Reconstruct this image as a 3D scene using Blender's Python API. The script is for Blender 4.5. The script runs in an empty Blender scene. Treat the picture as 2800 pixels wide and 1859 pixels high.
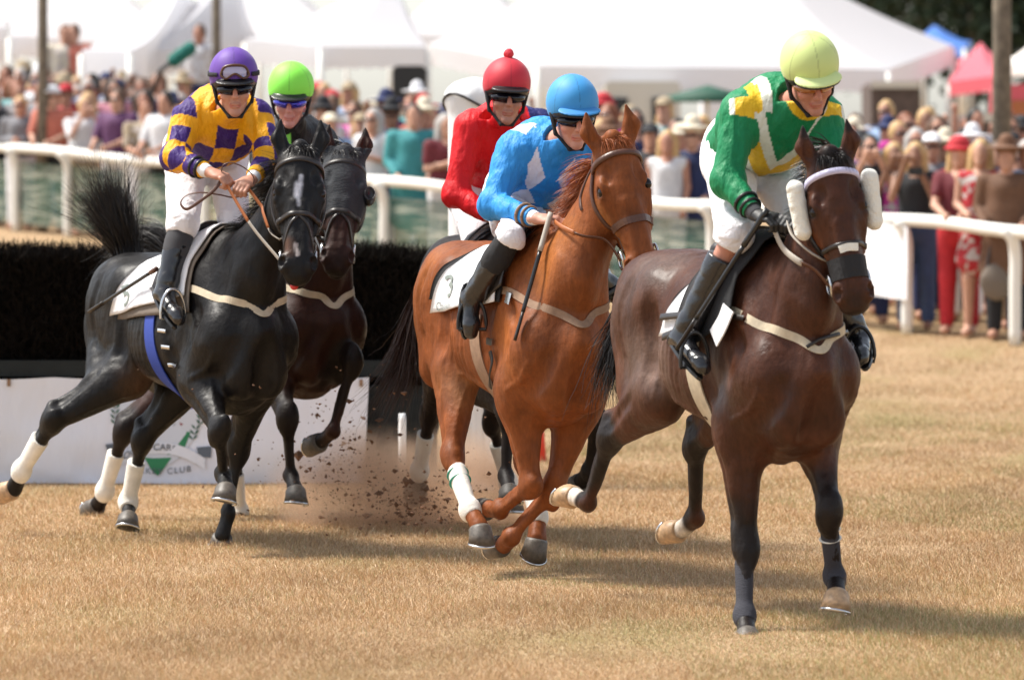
import bpy, math, random
import numpy as np
from mathutils import Vector, Matrix
C = bpy.context
S = C.scene
random.seed(7); RNG = np.random.default_rng(7)
R_ = math.radians

# ------------------------------------------------------------------ camera, sky, sun, exposure
FPX, HX, HY, HC = 13700.0, 1400.0, 438.6, 1.835      # focal length and horizon in photo pixels, camera height
cam_d = bpy.data.cameras.new('camera'); cam = bpy.data.objects.new('camera', cam_d); S.collection.objects.link(cam)
S.camera = cam
cam.location = (0, 0, HC); cam.rotation_euler = (R_(90), 0, 0)
cam_d.sensor_width = 36; cam_d.lens = FPX/2800*36
cam_d.shift_y = -(929.5-HY)/2800
cam_d.clip_start = 0.5; cam_d.clip_end = 2000
cam_d.dof.use_dof = True; cam_d.dof.focus_distance = 21.7; cam_d.dof.aperture_fstop = cam_d.lens/1000/0.048
W = bpy.data.worlds.new('World'); S.world = W; W.use_nodes = True
SUN_EL, SUN_AZ = 58, -72            # azimuth measured from +Y (away from the camera) towards +X
nt = W.node_tree; sky = nt.nodes.new('ShaderNodeTexSky'); sky.sky_type = 'NISHITA'; sky.sun_disc = False
sky.sun_elevation = R_(SUN_EL); sky.sun_rotation = R_(SUN_AZ); sky.dust_density = 1.2
hs = nt.nodes.new('ShaderNodeHueSaturation'); hs.inputs['Saturation'].default_value = .45; nt.links.new(sky.outputs[0], hs.inputs['Color']); nt.links.new(hs.outputs[0], nt.nodes['Background'].inputs[0]); nt.nodes['Background'].inputs[1].default_value = 0.11
sl = bpy.data.lights.new('sun', 'SUN'); sl.energy = 3.5; sl.angle = R_(13.0); sl.color = (1.0, .95, .87)
so = bpy.data.objects.new('sun', sl); S.collection.objects.link(so)
sd = Vector((math.sin(R_(SUN_AZ))*math.cos(R_(SUN_EL)), math.cos(R_(SUN_AZ))*math.cos(R_(SUN_EL)), math.sin(R_(SUN_EL))))
so.rotation_euler = sd.to_track_quat('Z', 'Y').to_euler()
S.view_settings.view_transform = 'Standard'; S.view_settings.look = 'None'; S.view_settings.gamma = 1
S.view_settings.exposure = 1.05
S.cycles.use_denoising = True
S.cycles.max_bounces = 6; S.cycles.diffuse_bounces = 3; S.cycles.glossy_bounces = 2; S.cycles.transparent_max_bounces = 6

# ------------------------------------------------------------------ small helpers
def V(*a): return np.array(a, dtype=np.float64)
def nrm(v): v = np.asarray(v, float); return v/(np.linalg.norm(v)+1e-12)
def P(px, py, d): return V((px-HX)/FPX*d, d, HC-(py-HY)/FPX*d)          # photo pixel at distance d
def reach(parent, px, py, L, far):                                       # point seen at a pixel, L metres from its parent joint
    u = nrm(V((px-HX)/FPX, 1, -(py-HY)/FPX)); o = V(0, 0, HC)-parent
    b = o@u; disc = b*b-(o@o-L*L)
    t = -b+(math.sqrt(disc) if far else -math.sqrt(disc)) if disc > 0 else -b
    return V(0, 0, HC)+u*t
def ground_z(x, y):
    t = np.asarray(y, float)-38
    z = np.where(t > 60, 60.0, t); z = np.log1p(np.exp(z/1.5))*1.5
    return .043*z
def link(o, parent=None, coll=None):
    S.collection.objects.link(o)
    if parent is not None: o.parent = parent
    return o
def tag(o, label=None, cat=None, group=None, kind=None):
    if label: o['label'] = label
    if cat: o['category'] = cat
    if group: o['group'] = group
    if kind: o['kind'] = kind
    return o
def empty(name, label, cat, loc=(0, 0, 0), group=None):
    o = bpy.data.objects.new(name, None); S.collection.objects.link(o); o.location = Vector([float(q) for q in loc]); o.empty_display_size = .1
    return tag(o, label, cat, group)
def mesh_np(name, vs, fs, mats, parent=None, smooth=True, col=None, midx=None):
    """vs (N,3); fs (M,k) array or list of arrays; parent's location is subtracted so that world positions hold"""
    vs = np.asarray(vs, np.float32).reshape(-1, 3)
    if parent is not None:
        off = np.zeros(3); q = parent
        while q is not None: off += np.array(q.location); q = q.parent
        vs = vs-off.astype(np.float32)
    groups = [np.asarray(f, np.int32) for f in (fs if isinstance(fs, list) else [fs]) if len(f)]
    me = bpy.data.meshes.new(name)
    me.vertices.add(len(vs)); me.vertices.foreach_set('co', vs.ravel())
    li = np.concatenate([g.ravel() for g in groups]); tot = np.concatenate([np.full(len(g), g.shape[1], np.int32) for g in groups])
    me.loops.add(len(li)); me.loops.foreach_set('vertex_index', li)
    me.polygons.add(len(tot)); st = np.concatenate([[0], np.cumsum(tot)[:-1]]).astype(np.int32)
    me.polygons.foreach_set('loop_start', st); me.polygons.foreach_set('loop_total', tot)
    if not isinstance(mats, (list, tuple)): mats = [mats]
    for m in mats: me.materials.append(m)
    if midx is not None: me.polygons.foreach_set('material_index', np.asarray(midx, np.int32))
    me.polygons.foreach_set('use_smooth', np.full(len(tot), bool(smooth)))
    if col is not None:
        a = me.color_attributes.new('Col', 'FLOAT_COLOR', 'POINT')
        c = np.ones((len(vs), 4), np.float32); c[:, :3] = col; a.data.foreach_set('color', c.ravel())
    me.update(calc_edges=True); me.validate()
    o = bpy.data.objects.new(name, me); S.collection.objects.link(o)
    if parent is not None: o.parent = parent
    return o
class MB:
    """collects polygons into one mesh"""
    def __init__(s): s.v = []; s.f = {3: [], 4: []}; s.n = 0
    def add(s, v, f):
        v = np.asarray(v, float).reshape(-1, 3); s.v.append(v)
        for q in f:
            s.f[len(q)].append([i+s.n for i in q])
        s.n += len(v)
    def box(s, c, sz, R=None):
        c = np.asarray(c, float); h = np.asarray(sz, float)/2
        v = np.array([[a, b, d] for a in (-1, 1) for b in (-1, 1) for d in (-1, 1)])*h
        if R is not None: v = v@np.asarray(R).T
        s.add(v+c, [(0, 1, 3, 2), (4, 6, 7, 5), (0, 4, 5, 1), (2, 3, 7, 6), (0, 2, 6, 4), (1, 5, 7, 3)])
    def tube(s, pts, r, n=10, cap=True, flat=1, side=None):
        pts = np.asarray(pts, float); m = len(pts); r = np.broadcast_to(np.asarray(r, float), (m,))
        tg = np.gradient(pts, axis=0); tg /= np.linalg.norm(tg, axis=1)[:, None]+1e-9
        a = nrm(np.cross(tg[0], side if side is not None else ([0, 0, 1] if abs(tg[0][2]) < .9 else [1, 0, 0])))
        vs = []
        for i in range(m):
            a = nrm(a-tg[i]*(a@tg[i])); b = np.cross(tg[i], a)
            for k in range(n):
                t = 2*math.pi*k/n; vs.append(pts[i]+r[i]*(math.cos(t)*a+flat*math.sin(t)*b))
        f = [(i*n+k, i*n+(k+1) % n, (i+1)*n+(k+1) % n, (i+1)*n+k) for i in range(m-1) for k in range(n)]
        if cap:
            vs += [pts[0], pts[-1]]; c0 = m*n
            f += [(c0, (k+1) % n, k) for k in range(n)]+[(c0+1, (m-1)*n+k, (m-1)*n+(k+1) % n) for k in range(n)]
        s.add(vs, f)
    def build(s, name, mat, parent=None, smooth=False, auto=None):
        fs = [np.array(q, np.int32) for q in s.f.values() if q]
        return mesh_np(name, np.concatenate(s.v), fs, mat, parent, smooth)
def spline(pts, n):
    pts = np.asarray(pts, float); m = len(pts)
    if m == 2: t = np.linspace(0, 1, n)[:, None]; return pts[0]*(1-t)+pts[1]*t
    d = np.concatenate([[0], np.cumsum(np.linalg.norm(np.diff(pts, axis=0), axis=1)**.5+1e-6)])
    m_ = np.gradient(pts, d, axis=0); u = np.linspace(0, d[-1], n); out = []
    for x in u:
        i = min(max(np.searchsorted(d, x)-1, 0), m-2); h = d[i+1]-d[i]; t = (x-d[i])/h
        out.append((2*t**3-3*t*t+1)*pts[i]+(t**3-2*t*t+t)*h*m_[i]+(-2*t**3+3*t*t)*pts[i+1]+(t**3-t*t)*h*m_[i+1])
    return np.array(out)

# ------------------------------------------------------------------ materials
def mat(name, col=(.5, .5, .5), rough=.6, metal=0, spec=.5, attr=None, bump=None, var=0, vscale=8, sheen=0, coat=0, trans=0, objcol=False, sss=0, coatr=.2):
    m = bpy.data.materials.new(name); m.use_nodes = True; t = m.node_tree; b = t.nodes['Principled BSDF']
    b.inputs['Base Color'].default_value = (*col, 1); b.inputs['Roughness'].default_value = rough
    b.inputs['Metallic'].default_value = metal; b.inputs['Specular IOR Level'].default_value = spec
    if sheen: b.inputs['Sheen Weight'].default_value = sheen; b.inputs['Sheen Roughness'].default_value = .4
    if coat: b.inputs['Coat Weight'].default_value = coat; b.inputs['Coat Roughness'].default_value = coatr
    if trans: b.inputs['Transmission Weight'].default_value = trans
    if sss: b.inputs['Subsurface Weight'].default_value = sss; b.inputs['Subsurface Radius'].default_value = (.02, .008, .004)
    src = None
    if attr:
        a = t.nodes.new('ShaderNodeAttribute'); a.attribute_name = attr; src = a.outputs['Color']
    elif objcol:
        a = t.nodes.new('ShaderNodeObjectInfo'); src = a.outputs['Color']
    geo = t.nodes.new('ShaderNodeNewGeometry')
    if var:
        n = t.nodes.new('ShaderNodeTexNoise'); n.inputs['Scale'].default_value = vscale; n.inputs['Detail'].default_value = 6
        t.links.new(geo.outputs['Position'], n.inputs['Vector'])
        mr = t.nodes.new('ShaderNodeMapRange'); mr.inputs[1].default_value = .3; mr.inputs[2].default_value = .7
        mr.inputs[3].default_value = 1-var; mr.inputs[4].default_value = 1+var; t.links.new(n.outputs[0], mr.inputs[0])
        mx = t.nodes.new('ShaderNodeVectorMath'); mx.operation = 'SCALE'
        if src: t.links.new(src, mx.inputs[0])
        else: mx.inputs[0].default_value = col
        t.links.new(mr.outputs[0], mx.inputs['Scale']); src = mx.outputs[0]
    if src: t.links.new(src, b.inputs['Base Color'])
    if name.endswith('coat'):
        mp = t.nodes.new('ShaderNodeMapping'); mp.inputs['Scale'].default_value = (1, 1, .3); t.links.new(geo.outputs['Position'], mp.inputs[0]); n2 = t.nodes.new('ShaderNodeTexNoise'); n2.inputs['Scale'].default_value = 55; n2.inputs['Detail'].default_value = 8; n2.inputs['Roughness'].default_value = .75; t.links.new(mp.outputs[0], n2.inputs['Vector'])
        m2 = t.nodes.new('ShaderNodeMapRange'); m2.inputs[1].default_value = .3; m2.inputs[2].default_value = .7; m2.inputs[3].default_value = .72; m2.inputs[4].default_value = 1.28; t.links.new(n2.outputs[0], m2.inputs[0]); x2 = t.nodes.new('ShaderNodeVectorMath'); x2.operation = 'SCALE'; t.links.new(src, x2.inputs[0]); t.links.new(m2.outputs[0], x2.inputs['Scale']); t.links.new(x2.outputs[0], b.inputs['Base Color'])
        n = t.nodes.new('ShaderNodeTexNoise'); n.inputs['Scale'].default_value = 14; n.inputs['Detail'].default_value = 8; n.inputs['Roughness'].default_value = .7; t.links.new(geo.outputs['Position'], n.inputs['Vector'])
        mr = t.nodes.new('ShaderNodeMapRange'); mr.inputs[1].default_value = .35; mr.inputs[2].default_value = .65; mr.inputs[3].default_value = rough-.12; mr.inputs[4].default_value = rough+.14; t.links.new(n.outputs[0], mr.inputs[0]); t.links.new(mr.outputs[0], b.inputs['Roughness'])
    prev = None
    for (sc, dist, *asp) in (bump or []):
        n = t.nodes.new('ShaderNodeTexNoise'); n.inputs['Scale'].default_value = sc; n.inputs['Detail'].default_value = 4
        if asp:
            mp = t.nodes.new('ShaderNodeMapping'); mp.inputs['Scale'].default_value = asp[0]; t.links.new(geo.outputs['Position'], mp.inputs[0]); t.links.new(mp.outputs[0], n.inputs['Vector'])
        else: t.links.new(geo.outputs['Position'], n.inputs['Vector'])
        bp = t.nodes.new('ShaderNodeBump'); bp.inputs['Distance'].default_value = dist; bp.inputs['Strength'].default_value = 1
        t.links.new(n.outputs[0], bp.inputs['Height'])
        if prev: t.links.new(prev, bp.inputs['Normal'])
        prev = bp.outputs[0]
    if prev: t.links.new(prev, b.inputs['Normal'])
    return m
M = {}
M['coat'] = mat('glossy_coat', rough=.55, attr='Col', spec=.17, bump=[(7, .016), (45, .0022, (1, 1, .4)), (260, .0010, (1, 1, .25))], var=.25, vscale=7, coat=.05, coatr=.42)
M['coat_wet'] = mat('sweaty_coat', rough=.5, attr='Col', spec=.16, bump=[(7, .018), (40, .0035, (1, 1, .4)), (260, .0012, (1, 1, .25))], var=.3, vscale=7, coat=.10, coatr=.30)
M['hair_black'] = mat('black_hair', (.012, .009, .008), rough=.45, spec=.4)
M['hair_brown'] = mat('brown_hair', (.03, .013, .008), rough=.45, spec=.4)
M['hair_chest'] = mat('chestnut_hair', (.30, .085, .025), rough=.5, spec=.3, var=.4, vscale=40)
M['hoof'] = mat('hoof_horn', (.10, .085, .07), rough=.5, var=.3, vscale=60, bump=[(90, .001, (1, 1, 6))])
M['hoof_pale'] = mat('pale_hoof_horn', (.42, .27, .15), rough=.45, var=.3, vscale=50, bump=[(90, .001, (1, 1, 6))])
M['steel'] = mat('steel', (.6, .6, .6), rough=.25, metal=1)
M['leather'] = mat('dark_leather', (.018, .013, .011), rough=.4, bump=[(300, .0005)])
M['leather_brown'] = mat('brown_leather', (.09, .035, .02), rough=.4, bump=[(300, .0005)])
M['leather_tan'] = mat('tan_leather', (.38, .12, .035), rough=.45, bump=[(300, .0005)])
M['web_beige'] = mat('beige_webbing', (.50, .42, .30), rough=.8, bump=[(400, .0006)], var=.12, vscale=40)
M['web_brown'] = mat('brown_webbing', (.26, .16, .10), rough=.75, bump=[(400, .0006)], var=.15, vscale=40)
M['rubber'] = mat('rubber_grip', (.40, .36, .31), rough=.7, bump=[(500, .0008)])
M['cloth_white'] = mat('white_cloth', (.78, .78, .80), rough=.9, bump=[(25, .006), (300, .0006)])
M['bandage'] = mat('white_bandage', (.76, .73, .66), rough=.9, bump=[(60, .003, (1, 1, 5)), (500, .0006)], var=.1, vscale=20)
M['bandage_dark'] = mat('charcoal_bandage', (.035, .035, .045), rough=.9, bump=[(60, .003, (1, 1, 5))])
M['fleece'] = mat('white_fleece', (.8, .78, .7), rough=1, bump=[(160, .006)], sheen=.5)
M['black_cloth'] = mat('black_cloth', (.014, .014, .016), rough=.85, bump=[(35, .005), (300, .0006)])
M['grey_cloth'] = mat('grey_brown_cloth', (.16, .13, .105), rough=.9, bump=[(35, .004)])
M['silk'] = mat('silk_jacket', rough=.55, spec=.3, attr='Col', bump=[(15, .013, (1.3, 1.3, .6)), (34, .008, (1.4, 1.4, .5)), (600, .0004)], var=.06, vscale=14)
M['breeches'] = mat('white_breeches', (.80, .78, .80), rough=.75, bump=[(24, .010), (70, .003)])
M['boot'] = mat('black_boot', (.012, .012, .014), rough=.25, bump=[(18, .006), (70, .001)], coat=.4)
M['skin'] = mat('skin', rough=.55, attr='Col', sss=.12, bump=[(220, .0006)])
M['helmet'] = mat('stretch_helmet_cover', rough=.6, attr='Col', bump=[(700, .0003)], sheen=.1)
M['black_plastic'] = mat('black_plastic', (.012, .012, .013), rough=.35, bump=[(200, .0004)])
M['lens'] = mat('dark_lens', (.004, .004, .010), rough=.12, spec=.35, coat=.15, coatr=.05)
M['lens_blue'] = mat('blue_mirror_lens', (.03, .03, .5), rough=.08, metal=.6, coat=1, coatr=.03)
M['lens_amber'] = mat('amber_lens', (.35, .10, .01), rough=.08, spec=.8, coat=1, coatr=.05)
M['eye'] = mat('eye', (.008, .004, .003), rough=.10, spec=.35)
M['nostril'] = mat('dark_skin', (.02, .012, .01), rough=.6)

# ------------------------------------------------------------------ implicit surfaces
def smin(a, b, k):
    if k <= 0: return np.minimum(a, b)
    h = np.maximum(k-np.abs(a-b), 0)/k
    return np.minimum(a, b)-h*h*k*.25
class SDF:
    def __init__(s): s.ops = []
    def _add(s, fn, lo, hi, k, mode):
        s.ops.append((fn, np.asarray(lo, float), np.asarray(hi, float), k, mode))
    def cone(s, a, b, ra, rb, k=.02, side=None, flat=1.0, mode='add'):
        a = np.asarray(a, float); b = np.asarray(b, float); ba = b-a
        sd_ = None if side is None else nrm(side); g = (1/flat if side is not None else 1)-1
        a2 = a; ba2 = ba if sd_ is None else ba+g*(ba@sd_)*sd_; L2 = ba2@ba2+1e-12
        def fn(X, Y, Z):
            x = X-a2[0]; y = Y-a2[1]; z = Z-a2[2]
            if sd_ is not None:
                q = (x*sd_[0]+y*sd_[1]+z*sd_[2])*g; x = x+q*sd_[0]; y = y+q*sd_[1]; z = z+q*sd_[2]
            t = np.clip((x*ba2[0]+y*ba2[1]+z*ba2[2])/L2, 0, 1)
            x = x-t*ba2[0]; y = y-t*ba2[1]; z = z-t*ba2[2]
            l = np.sqrt(x*x+y*y+z*z)+1e-7; d = l-(ra+(rb-ra)*t)
            if sd_ is not None:
                c = (x*sd_[0]+y*sd_[1]+z*sd_[2])/l; d = d/np.sqrt(1+((1+g)**2-1)*c*c)
            return d
        m = max(ra, rb)*max(1, flat); s._add(fn, np.minimum(a, b)-m, np.maximum(a, b)+m, k, mode); return s
    def ell(s, c, r, R=None, k=.02, mode='add'):
        c = np.asarray(c, float); r = np.broadcast_to(np.asarray(r, float), (3,)); R = np.eye(3) if R is None else np.asarray(R, float)   # rows = axes
        A = R/r[:, None]; B = R/(r*r)[:, None]
        def fn(X, Y, Z):
            x = X-c[0]; y = Y-c[1]; z = Z-c[2]; k0 = 0; k1 = 0
            for i in range(3):
                k0 = k0+(A[i, 0]*x+A[i, 1]*y+A[i, 2]*z)**2; k1 = k1+(B[i, 0]*x+B[i, 1]*y+B[i, 2]*z)**2
            k0 = np.sqrt(k0); return k0*(k0-1)/(np.sqrt(k1)+1e-6)
        ext = np.sqrt(((R*r[:, None])**2).sum(0)); s._add(fn, c-ext, c+ext, k, mode); return s
    def chain(s, pts, rs, k=.02, side=None, flat=1.0, mode='add'):
        for i in range(len(pts)-1):
            s.cone(pts[i], pts[i+1], rs[i], rs[i+1], k if i == 0 else k*.35, side, flat, mode)
        return s
    def loft(s, secs, O, Rm, k=.02, sup=2.3):
        """trunk: sections (x, ztop, zbot, halfwidth) along the local x axis; Rm columns = local axes"""
        secs = np.asarray(secs, float); xs = secs[:, 0]
        def fn(X, Y, Z):
            x = X-O[0]; y = Y-O[1]; z = Z-O[2]
            u = Rm[0, 0]*x+Rm[1, 0]*y+Rm[2, 0]*z; v = Rm[0, 1]*x+Rm[1, 1]*y+Rm[2, 1]*z; w = Rm[0, 2]*x+Rm[1, 2]*y+Rm[2, 2]*z
            uc = np.clip(u, xs[0], xs[-1]); zt = np.interp(uc, xs, secs[:, 1]); zb = np.interp(uc, xs, secs[:, 2]); hw = np.interp(uc, xs, secs[:, 3])
            zc = (zt+zb)/2; rz = (zt-zb)/2; q = ((np.abs(v)/hw)**sup+(np.abs(w-zc)/rz)**sup)**(1/sup)
            d = (q-1)*np.minimum(hw, rz)
            return np.where(q > .05, d, d)+np.maximum(np.abs(u-uc), 0)
        cs = np.array([[xs[0], 0, 0], [xs[-1], 0, 0]]); bx = []
        for xx in (xs[0], xs[-1]):
            for yy in (-secs[:, 3].max(), secs[:, 3].max()):
                for zz in (secs[:, 2].min(), secs[:, 1].max()): bx.append(O+Rm@V(xx, yy, zz))
        bx = np.array(bx); s._add(fn, bx.min(0), bx.max(0), k, 'add'); return s
    def plane(s, p, n, k=.004):           # keep the side n points away from
        p = np.asarray(p, float); n = nrm(n)
        s._add(lambda X, Y, Z: -((X-p[0])*n[0]+(Y-p[1])*n[1]+(Z-p[2])*n[2]), [-1e9]*3, [1e9]*3, k, 'and'); return s
    def noise(s, fn): s._add(fn, [-1e9]*3, [1e9]*3, 0, 'disp'); return s
    def _apply(s, F, sl, X, Y, Z, op):
        fn, lo, hi, k, mode = op; A = F[sl]; d = fn(X, Y, Z)
        if mode == 'add': F[sl] = smin(A, d, k)
        elif mode == 'sub': F[sl] = -smin(-A, d, k)
        elif mode == 'and': F[sl] = -smin(-A, -d, k)
        elif mode == 'disp': F[sl] = A+d
    def at(s, Q):
        Q = np.atleast_2d(Q); F = np.full(len(Q), .5); lo = Q.min(0)-.12; hi = Q.max(0)+.12
        for op in s.ops:
            if (op[1] > hi).any() or (op[2] < lo).any(): continue
            s._apply(F, slice(None), Q[:, 0], Q[:, 1], Q[:, 2], op)
        return F
    def both(s, Q, e=.004):
        n = len(Q); A = [Q]
        for i in range(3):
            d = np.zeros(3); d[i] = e; A += [Q+d, Q-d]
        v = s.at(np.concatenate(A)).reshape(7, n); g = np.stack([v[1]-v[2], v[3]-v[4], v[5]-v[6]], 1)
        return v[0], g/(np.linalg.norm(g, axis=1)[:, None]+1e-9)
    def snap(s):
        o = SDF(); o.ops = list(s.ops); return o
    def grad(s, Q, e=.004):
        return s.both(np.atleast_2d(Q), e)[1]
    def project(s, Q, off=0., it=6):
        Q = np.array(np.atleast_2d(Q), float)
        for _ in range(it):
            f, g = s.both(Q); f = f-off; Q -= np.clip(f, -.08, .08)[:, None]*g*.9
        return Q
    def mesh(s, res, lo=None, hi=None, keep=None):
        adds = [o for o in s.ops if o[4] == 'add']
        if lo is None: lo = np.min([o[1] for o in adds], 0)-2*res-.01
        if hi is None: hi = np.max([o[2] for o in adds], 0)+2*res+.01
        lo = np.asarray(lo, float); hi = np.asarray(hi, float)
        n = np.ceil((hi-lo)/res).astype(int)+1; F = np.full(n, .2, np.float32)
        ax = [(lo[i]+res*np.arange(n[i])).astype(np.float32) for i in range(3)]
        for op in s.ops:
            m = op[3]+3*res+.035
            i0 = np.clip(np.floor((op[1]-m-lo)/res), 0, n).astype(int); i1 = np.clip(np.ceil((op[2]+m-lo)/res)+1, 0, n).astype(int)
            if (i1 <= i0).any(): continue
            sl = tuple(slice(a, b) for a, b in zip(i0, i1))
            if op[4] == 'disp':
                idx = np.nonzero(np.abs(F) < .04); d = op[0](ax[0][idx[0]], ax[1][idx[1]], ax[2][idx[2]]); F[idx] += d; continue
            s._apply(F, sl, ax[0][sl[0]][:, None, None], ax[1][sl[1]][None, :, None], ax[2][sl[2]][None, None, :], op)
        return nets(F, lo, res, keep)
def nets(F, lo, res, keep=None):
    s = F < 0; nx, ny, nz = F.shape; c = np.zeros((nx-1, ny-1, nz-1), np.int8); cor = [(a, b, d) for a in (0, 1) for b in (0, 1) for d in (0, 1)]
    for a, b, d in cor: c += s[a:nx-1+a, b:ny-1+b, d:nz-1+d]
    act = (c > 0) & (c < 8); I = np.argwhere(act)
    if keep is not None:
        I = I[keep(lo+res*(I+.5))]; act = np.zeros_like(act); act[tuple(I.T)] = True
    val = np.stack([F[I[:, 0]+a, I[:, 1]+b, I[:, 2]+d] for a, b, d in cor], 1); acc = np.zeros((len(I), 3)); cnt = np.zeros(len(I))
    for p in range(8):
        for q in range(p+1, 8):
            if sum(abs(cor[p][i]-cor[q][i]) for i in range(3)) != 1: continue
            x = (val[:, p] < 0) != (val[:, q] < 0); t = np.where(x, val[:, p]/(val[:, p]-val[:, q]+1e-12), 0)
            cp = np.array(cor[p]); cq = np.array(cor[q]); acc += x[:, None]*(cp+t[:, None]*(cq-cp)); cnt += x
    vs = lo+res*(I+acc/cnt[:, None]); idx = np.full(act.shape, -1, np.int32); idx[tuple(I.T)] = np.arange(len(I)); fs = []
    for ax in range(3):
        o = [i for i in range(3) if i != ax]; a = [slice(1, -1)]*3; a[ax] = slice(0, None)
        m0 = [slice(None)]*3; m1 = [slice(None)]*3; m0[ax] = slice(0, -1); m1[ax] = slice(1, None)
        ch = s[tuple(m0)] != s[tuple(m1)]; E = np.argwhere(ch)
        E = E[(E[:, o[0]] > 0) & (E[:, o[1]] > 0) & (E[:, o[0]] < F.shape[o[0]]-1) & (E[:, o[1]] < F.shape[o[1]]-1)]
        if not len(E): continue
        q = []
        for (u, v) in ((1, 1), (0, 1), (0, 0), (1, 0)):
            J = E.copy(); J[:, o[0]] -= u; J[:, o[1]] -= v; q.append(idx[tuple(J.T)])
        q = np.stack(q, 1); ok = (q >= 0).all(1); q = q[ok]; ins = s[tuple(E[ok].T)]
        flip = ins if ax != 1 else ~ins; q[~flip] = q[~flip][:, ::-1]; fs.append(q)
    return vs, np.concatenate(fs)
def merge(parts):
    vs = []; fs = []; n = 0
    for v, f in parts: vs.append(v); fs.append(f+n); n += len(v)
    return np.concatenate(vs), np.concatenate(fs)
class Wave:
    """smooth pseudo-random field from warped sines"""
    def __init__(s, seed, freq, n=7, warp=1.2, dirs=None):
        r = np.random.default_rng(seed); s.k = r.normal(size=(n, 3)); s.k /= np.linalg.norm(s.k, axis=1)[:, None]; s.k *= freq*r.uniform(.6, 1.5, n)[:, None]
        if dirs is not None: s.k = s.k*np.asarray(dirs)
        s.p = r.uniform(0, 6.28, n); s.w = warp
    def __call__(s, X, Y, Z):
        t = 0; w = 0
        for i, (k, p) in enumerate(zip(s.k, s.p)):
            a = k[0]*X+k[1]*Y+k[2]*Z+p+s.w*w; w = np.sin(a); t = t+w
        return t/len(s.p)
    def ridge(s, X, Y, Z): return .35-np.abs(s(X, Y, Z))*1.8
# ------------------------------------------------------------------ hair, straps, hooves
def ribbons(paths, w, seed=0):
    paths = np.asarray(paths, float); N, K, _ = paths.shape; r = np.random.default_rng(seed)
    tg = np.gradient(paths, axis=1); tg /= np.linalg.norm(tg, axis=2)[..., None]+1e-9
    rv = r.normal(size=(N, 1, 3)); sd_ = np.cross(tg, rv); sd_ /= np.linalg.norm(sd_, axis=2)[..., None]+1e-9
    ww = (np.broadcast_to(np.asarray(w, float).reshape(-1, 1), (N, 1))*np.linspace(1, .15, K)[None])[..., None]
    vs = np.stack([paths-sd_*ww, paths+sd_*ww], 2).reshape(-1, 3)
    b = (np.arange(N)[:, None]*K+np.arange(K-1)[None])*2; b = b.ravel()
    return vs, np.stack([b, b+1, b+3, b+2], 1)
def strands(name, roots, dirs, length, mat_, parent, n=6, droop=.6, jit=.25, w=.0016, seed=1, flow=None):
    r = np.random.default_rng(seed); N = len(roots); L = length*r.uniform(.55, 1.15, N)[:, None]/(n-1)
    d = dirs+r.normal(size=(N, 3))*jit; p = np.array(roots, float); out = [p.copy()]
    clump = r.normal(size=(N//12+1, 3))[np.arange(N)//12]*jit*.8; d = d+clump
    for i in range(n-1):
        d = d+(V(0, 0, -droop) if flow is None else flow)/n+r.normal(size=(N, 3))*jit*.25; d /= np.linalg.norm(d, axis=1)[:, None]
        p = p+d*L; out.append(p.copy())
    vs, fs = ribbons(np.stack(out, 1), w*r.uniform(.6, 1.4, N), seed)
    return mesh_np(name, vs, fs, mat_, parent)
def strap_mesh(sdf, pts, width, thick, off=.004, n=40, closed=False, proj=True):
    q = spline(pts, n)
    if proj:
        q = sdf.project(q, off)
        for _ in range(2):
            q[1:-1] = (q[:-2]+2*q[1:-1]+q[2:])/4; q = np.vstack([q[:1], sdf.project(q[1:-1], off, 3), q[-1:]])
    nm = sdf.grad(q, .012) if sdf is not None else np.tile(V(0, 0, 1), (len(q), 1))
    tg = np.gradient(q, axis=0); tg /= np.linalg.norm(tg, axis=1)[:, None]+1e-9
    sd_ = np.cross(tg, nm); sd_ /= np.linalg.norm(sd_, axis=1)[:, None]+1e-9; h = width/2
    if proj:
        a = q-sd_*h; b = q+sd_*h; a = sdf.project(a, off, 3)*.6+a*.4; b = sdf.project(b, off, 3)*.6+b*.4
    else: a = q-sd_*h; b = q+sd_*h
    vs = np.concatenate([a-nm*.002, a+nm*thick, (a+b)/2+nm*thick*1.05, b+nm*thick, b-nm*.002]); m = len(q); fs = []
    for r in range(4):
        for i in range(m-1): fs.append((r*m+i, r*m+i+1, (r+1)*m+i+1, (r+1)*m+i))
    return vs, np.array(fs)
def strap(name, sdf, pts, width, mat_, parent, thick=.004, off=.003, n=40, proj=True):
    vs, fs = strap_mesh(sdf, pts, width, thick, off, n, proj=proj)
    return mesh_np(name, vs, fs, mat_, parent, smooth=width < .03)
def ribbon_free(name, pts, width, thick, mat_, parent, side=(0, 0, 1), n=30, smooth=True):
    q = spline(pts, n); m = MB(); m.tube(q, width/2, 8, flat=max(thick/width, .12), side=side); return m.build(name, mat_, parent, smooth)
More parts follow.
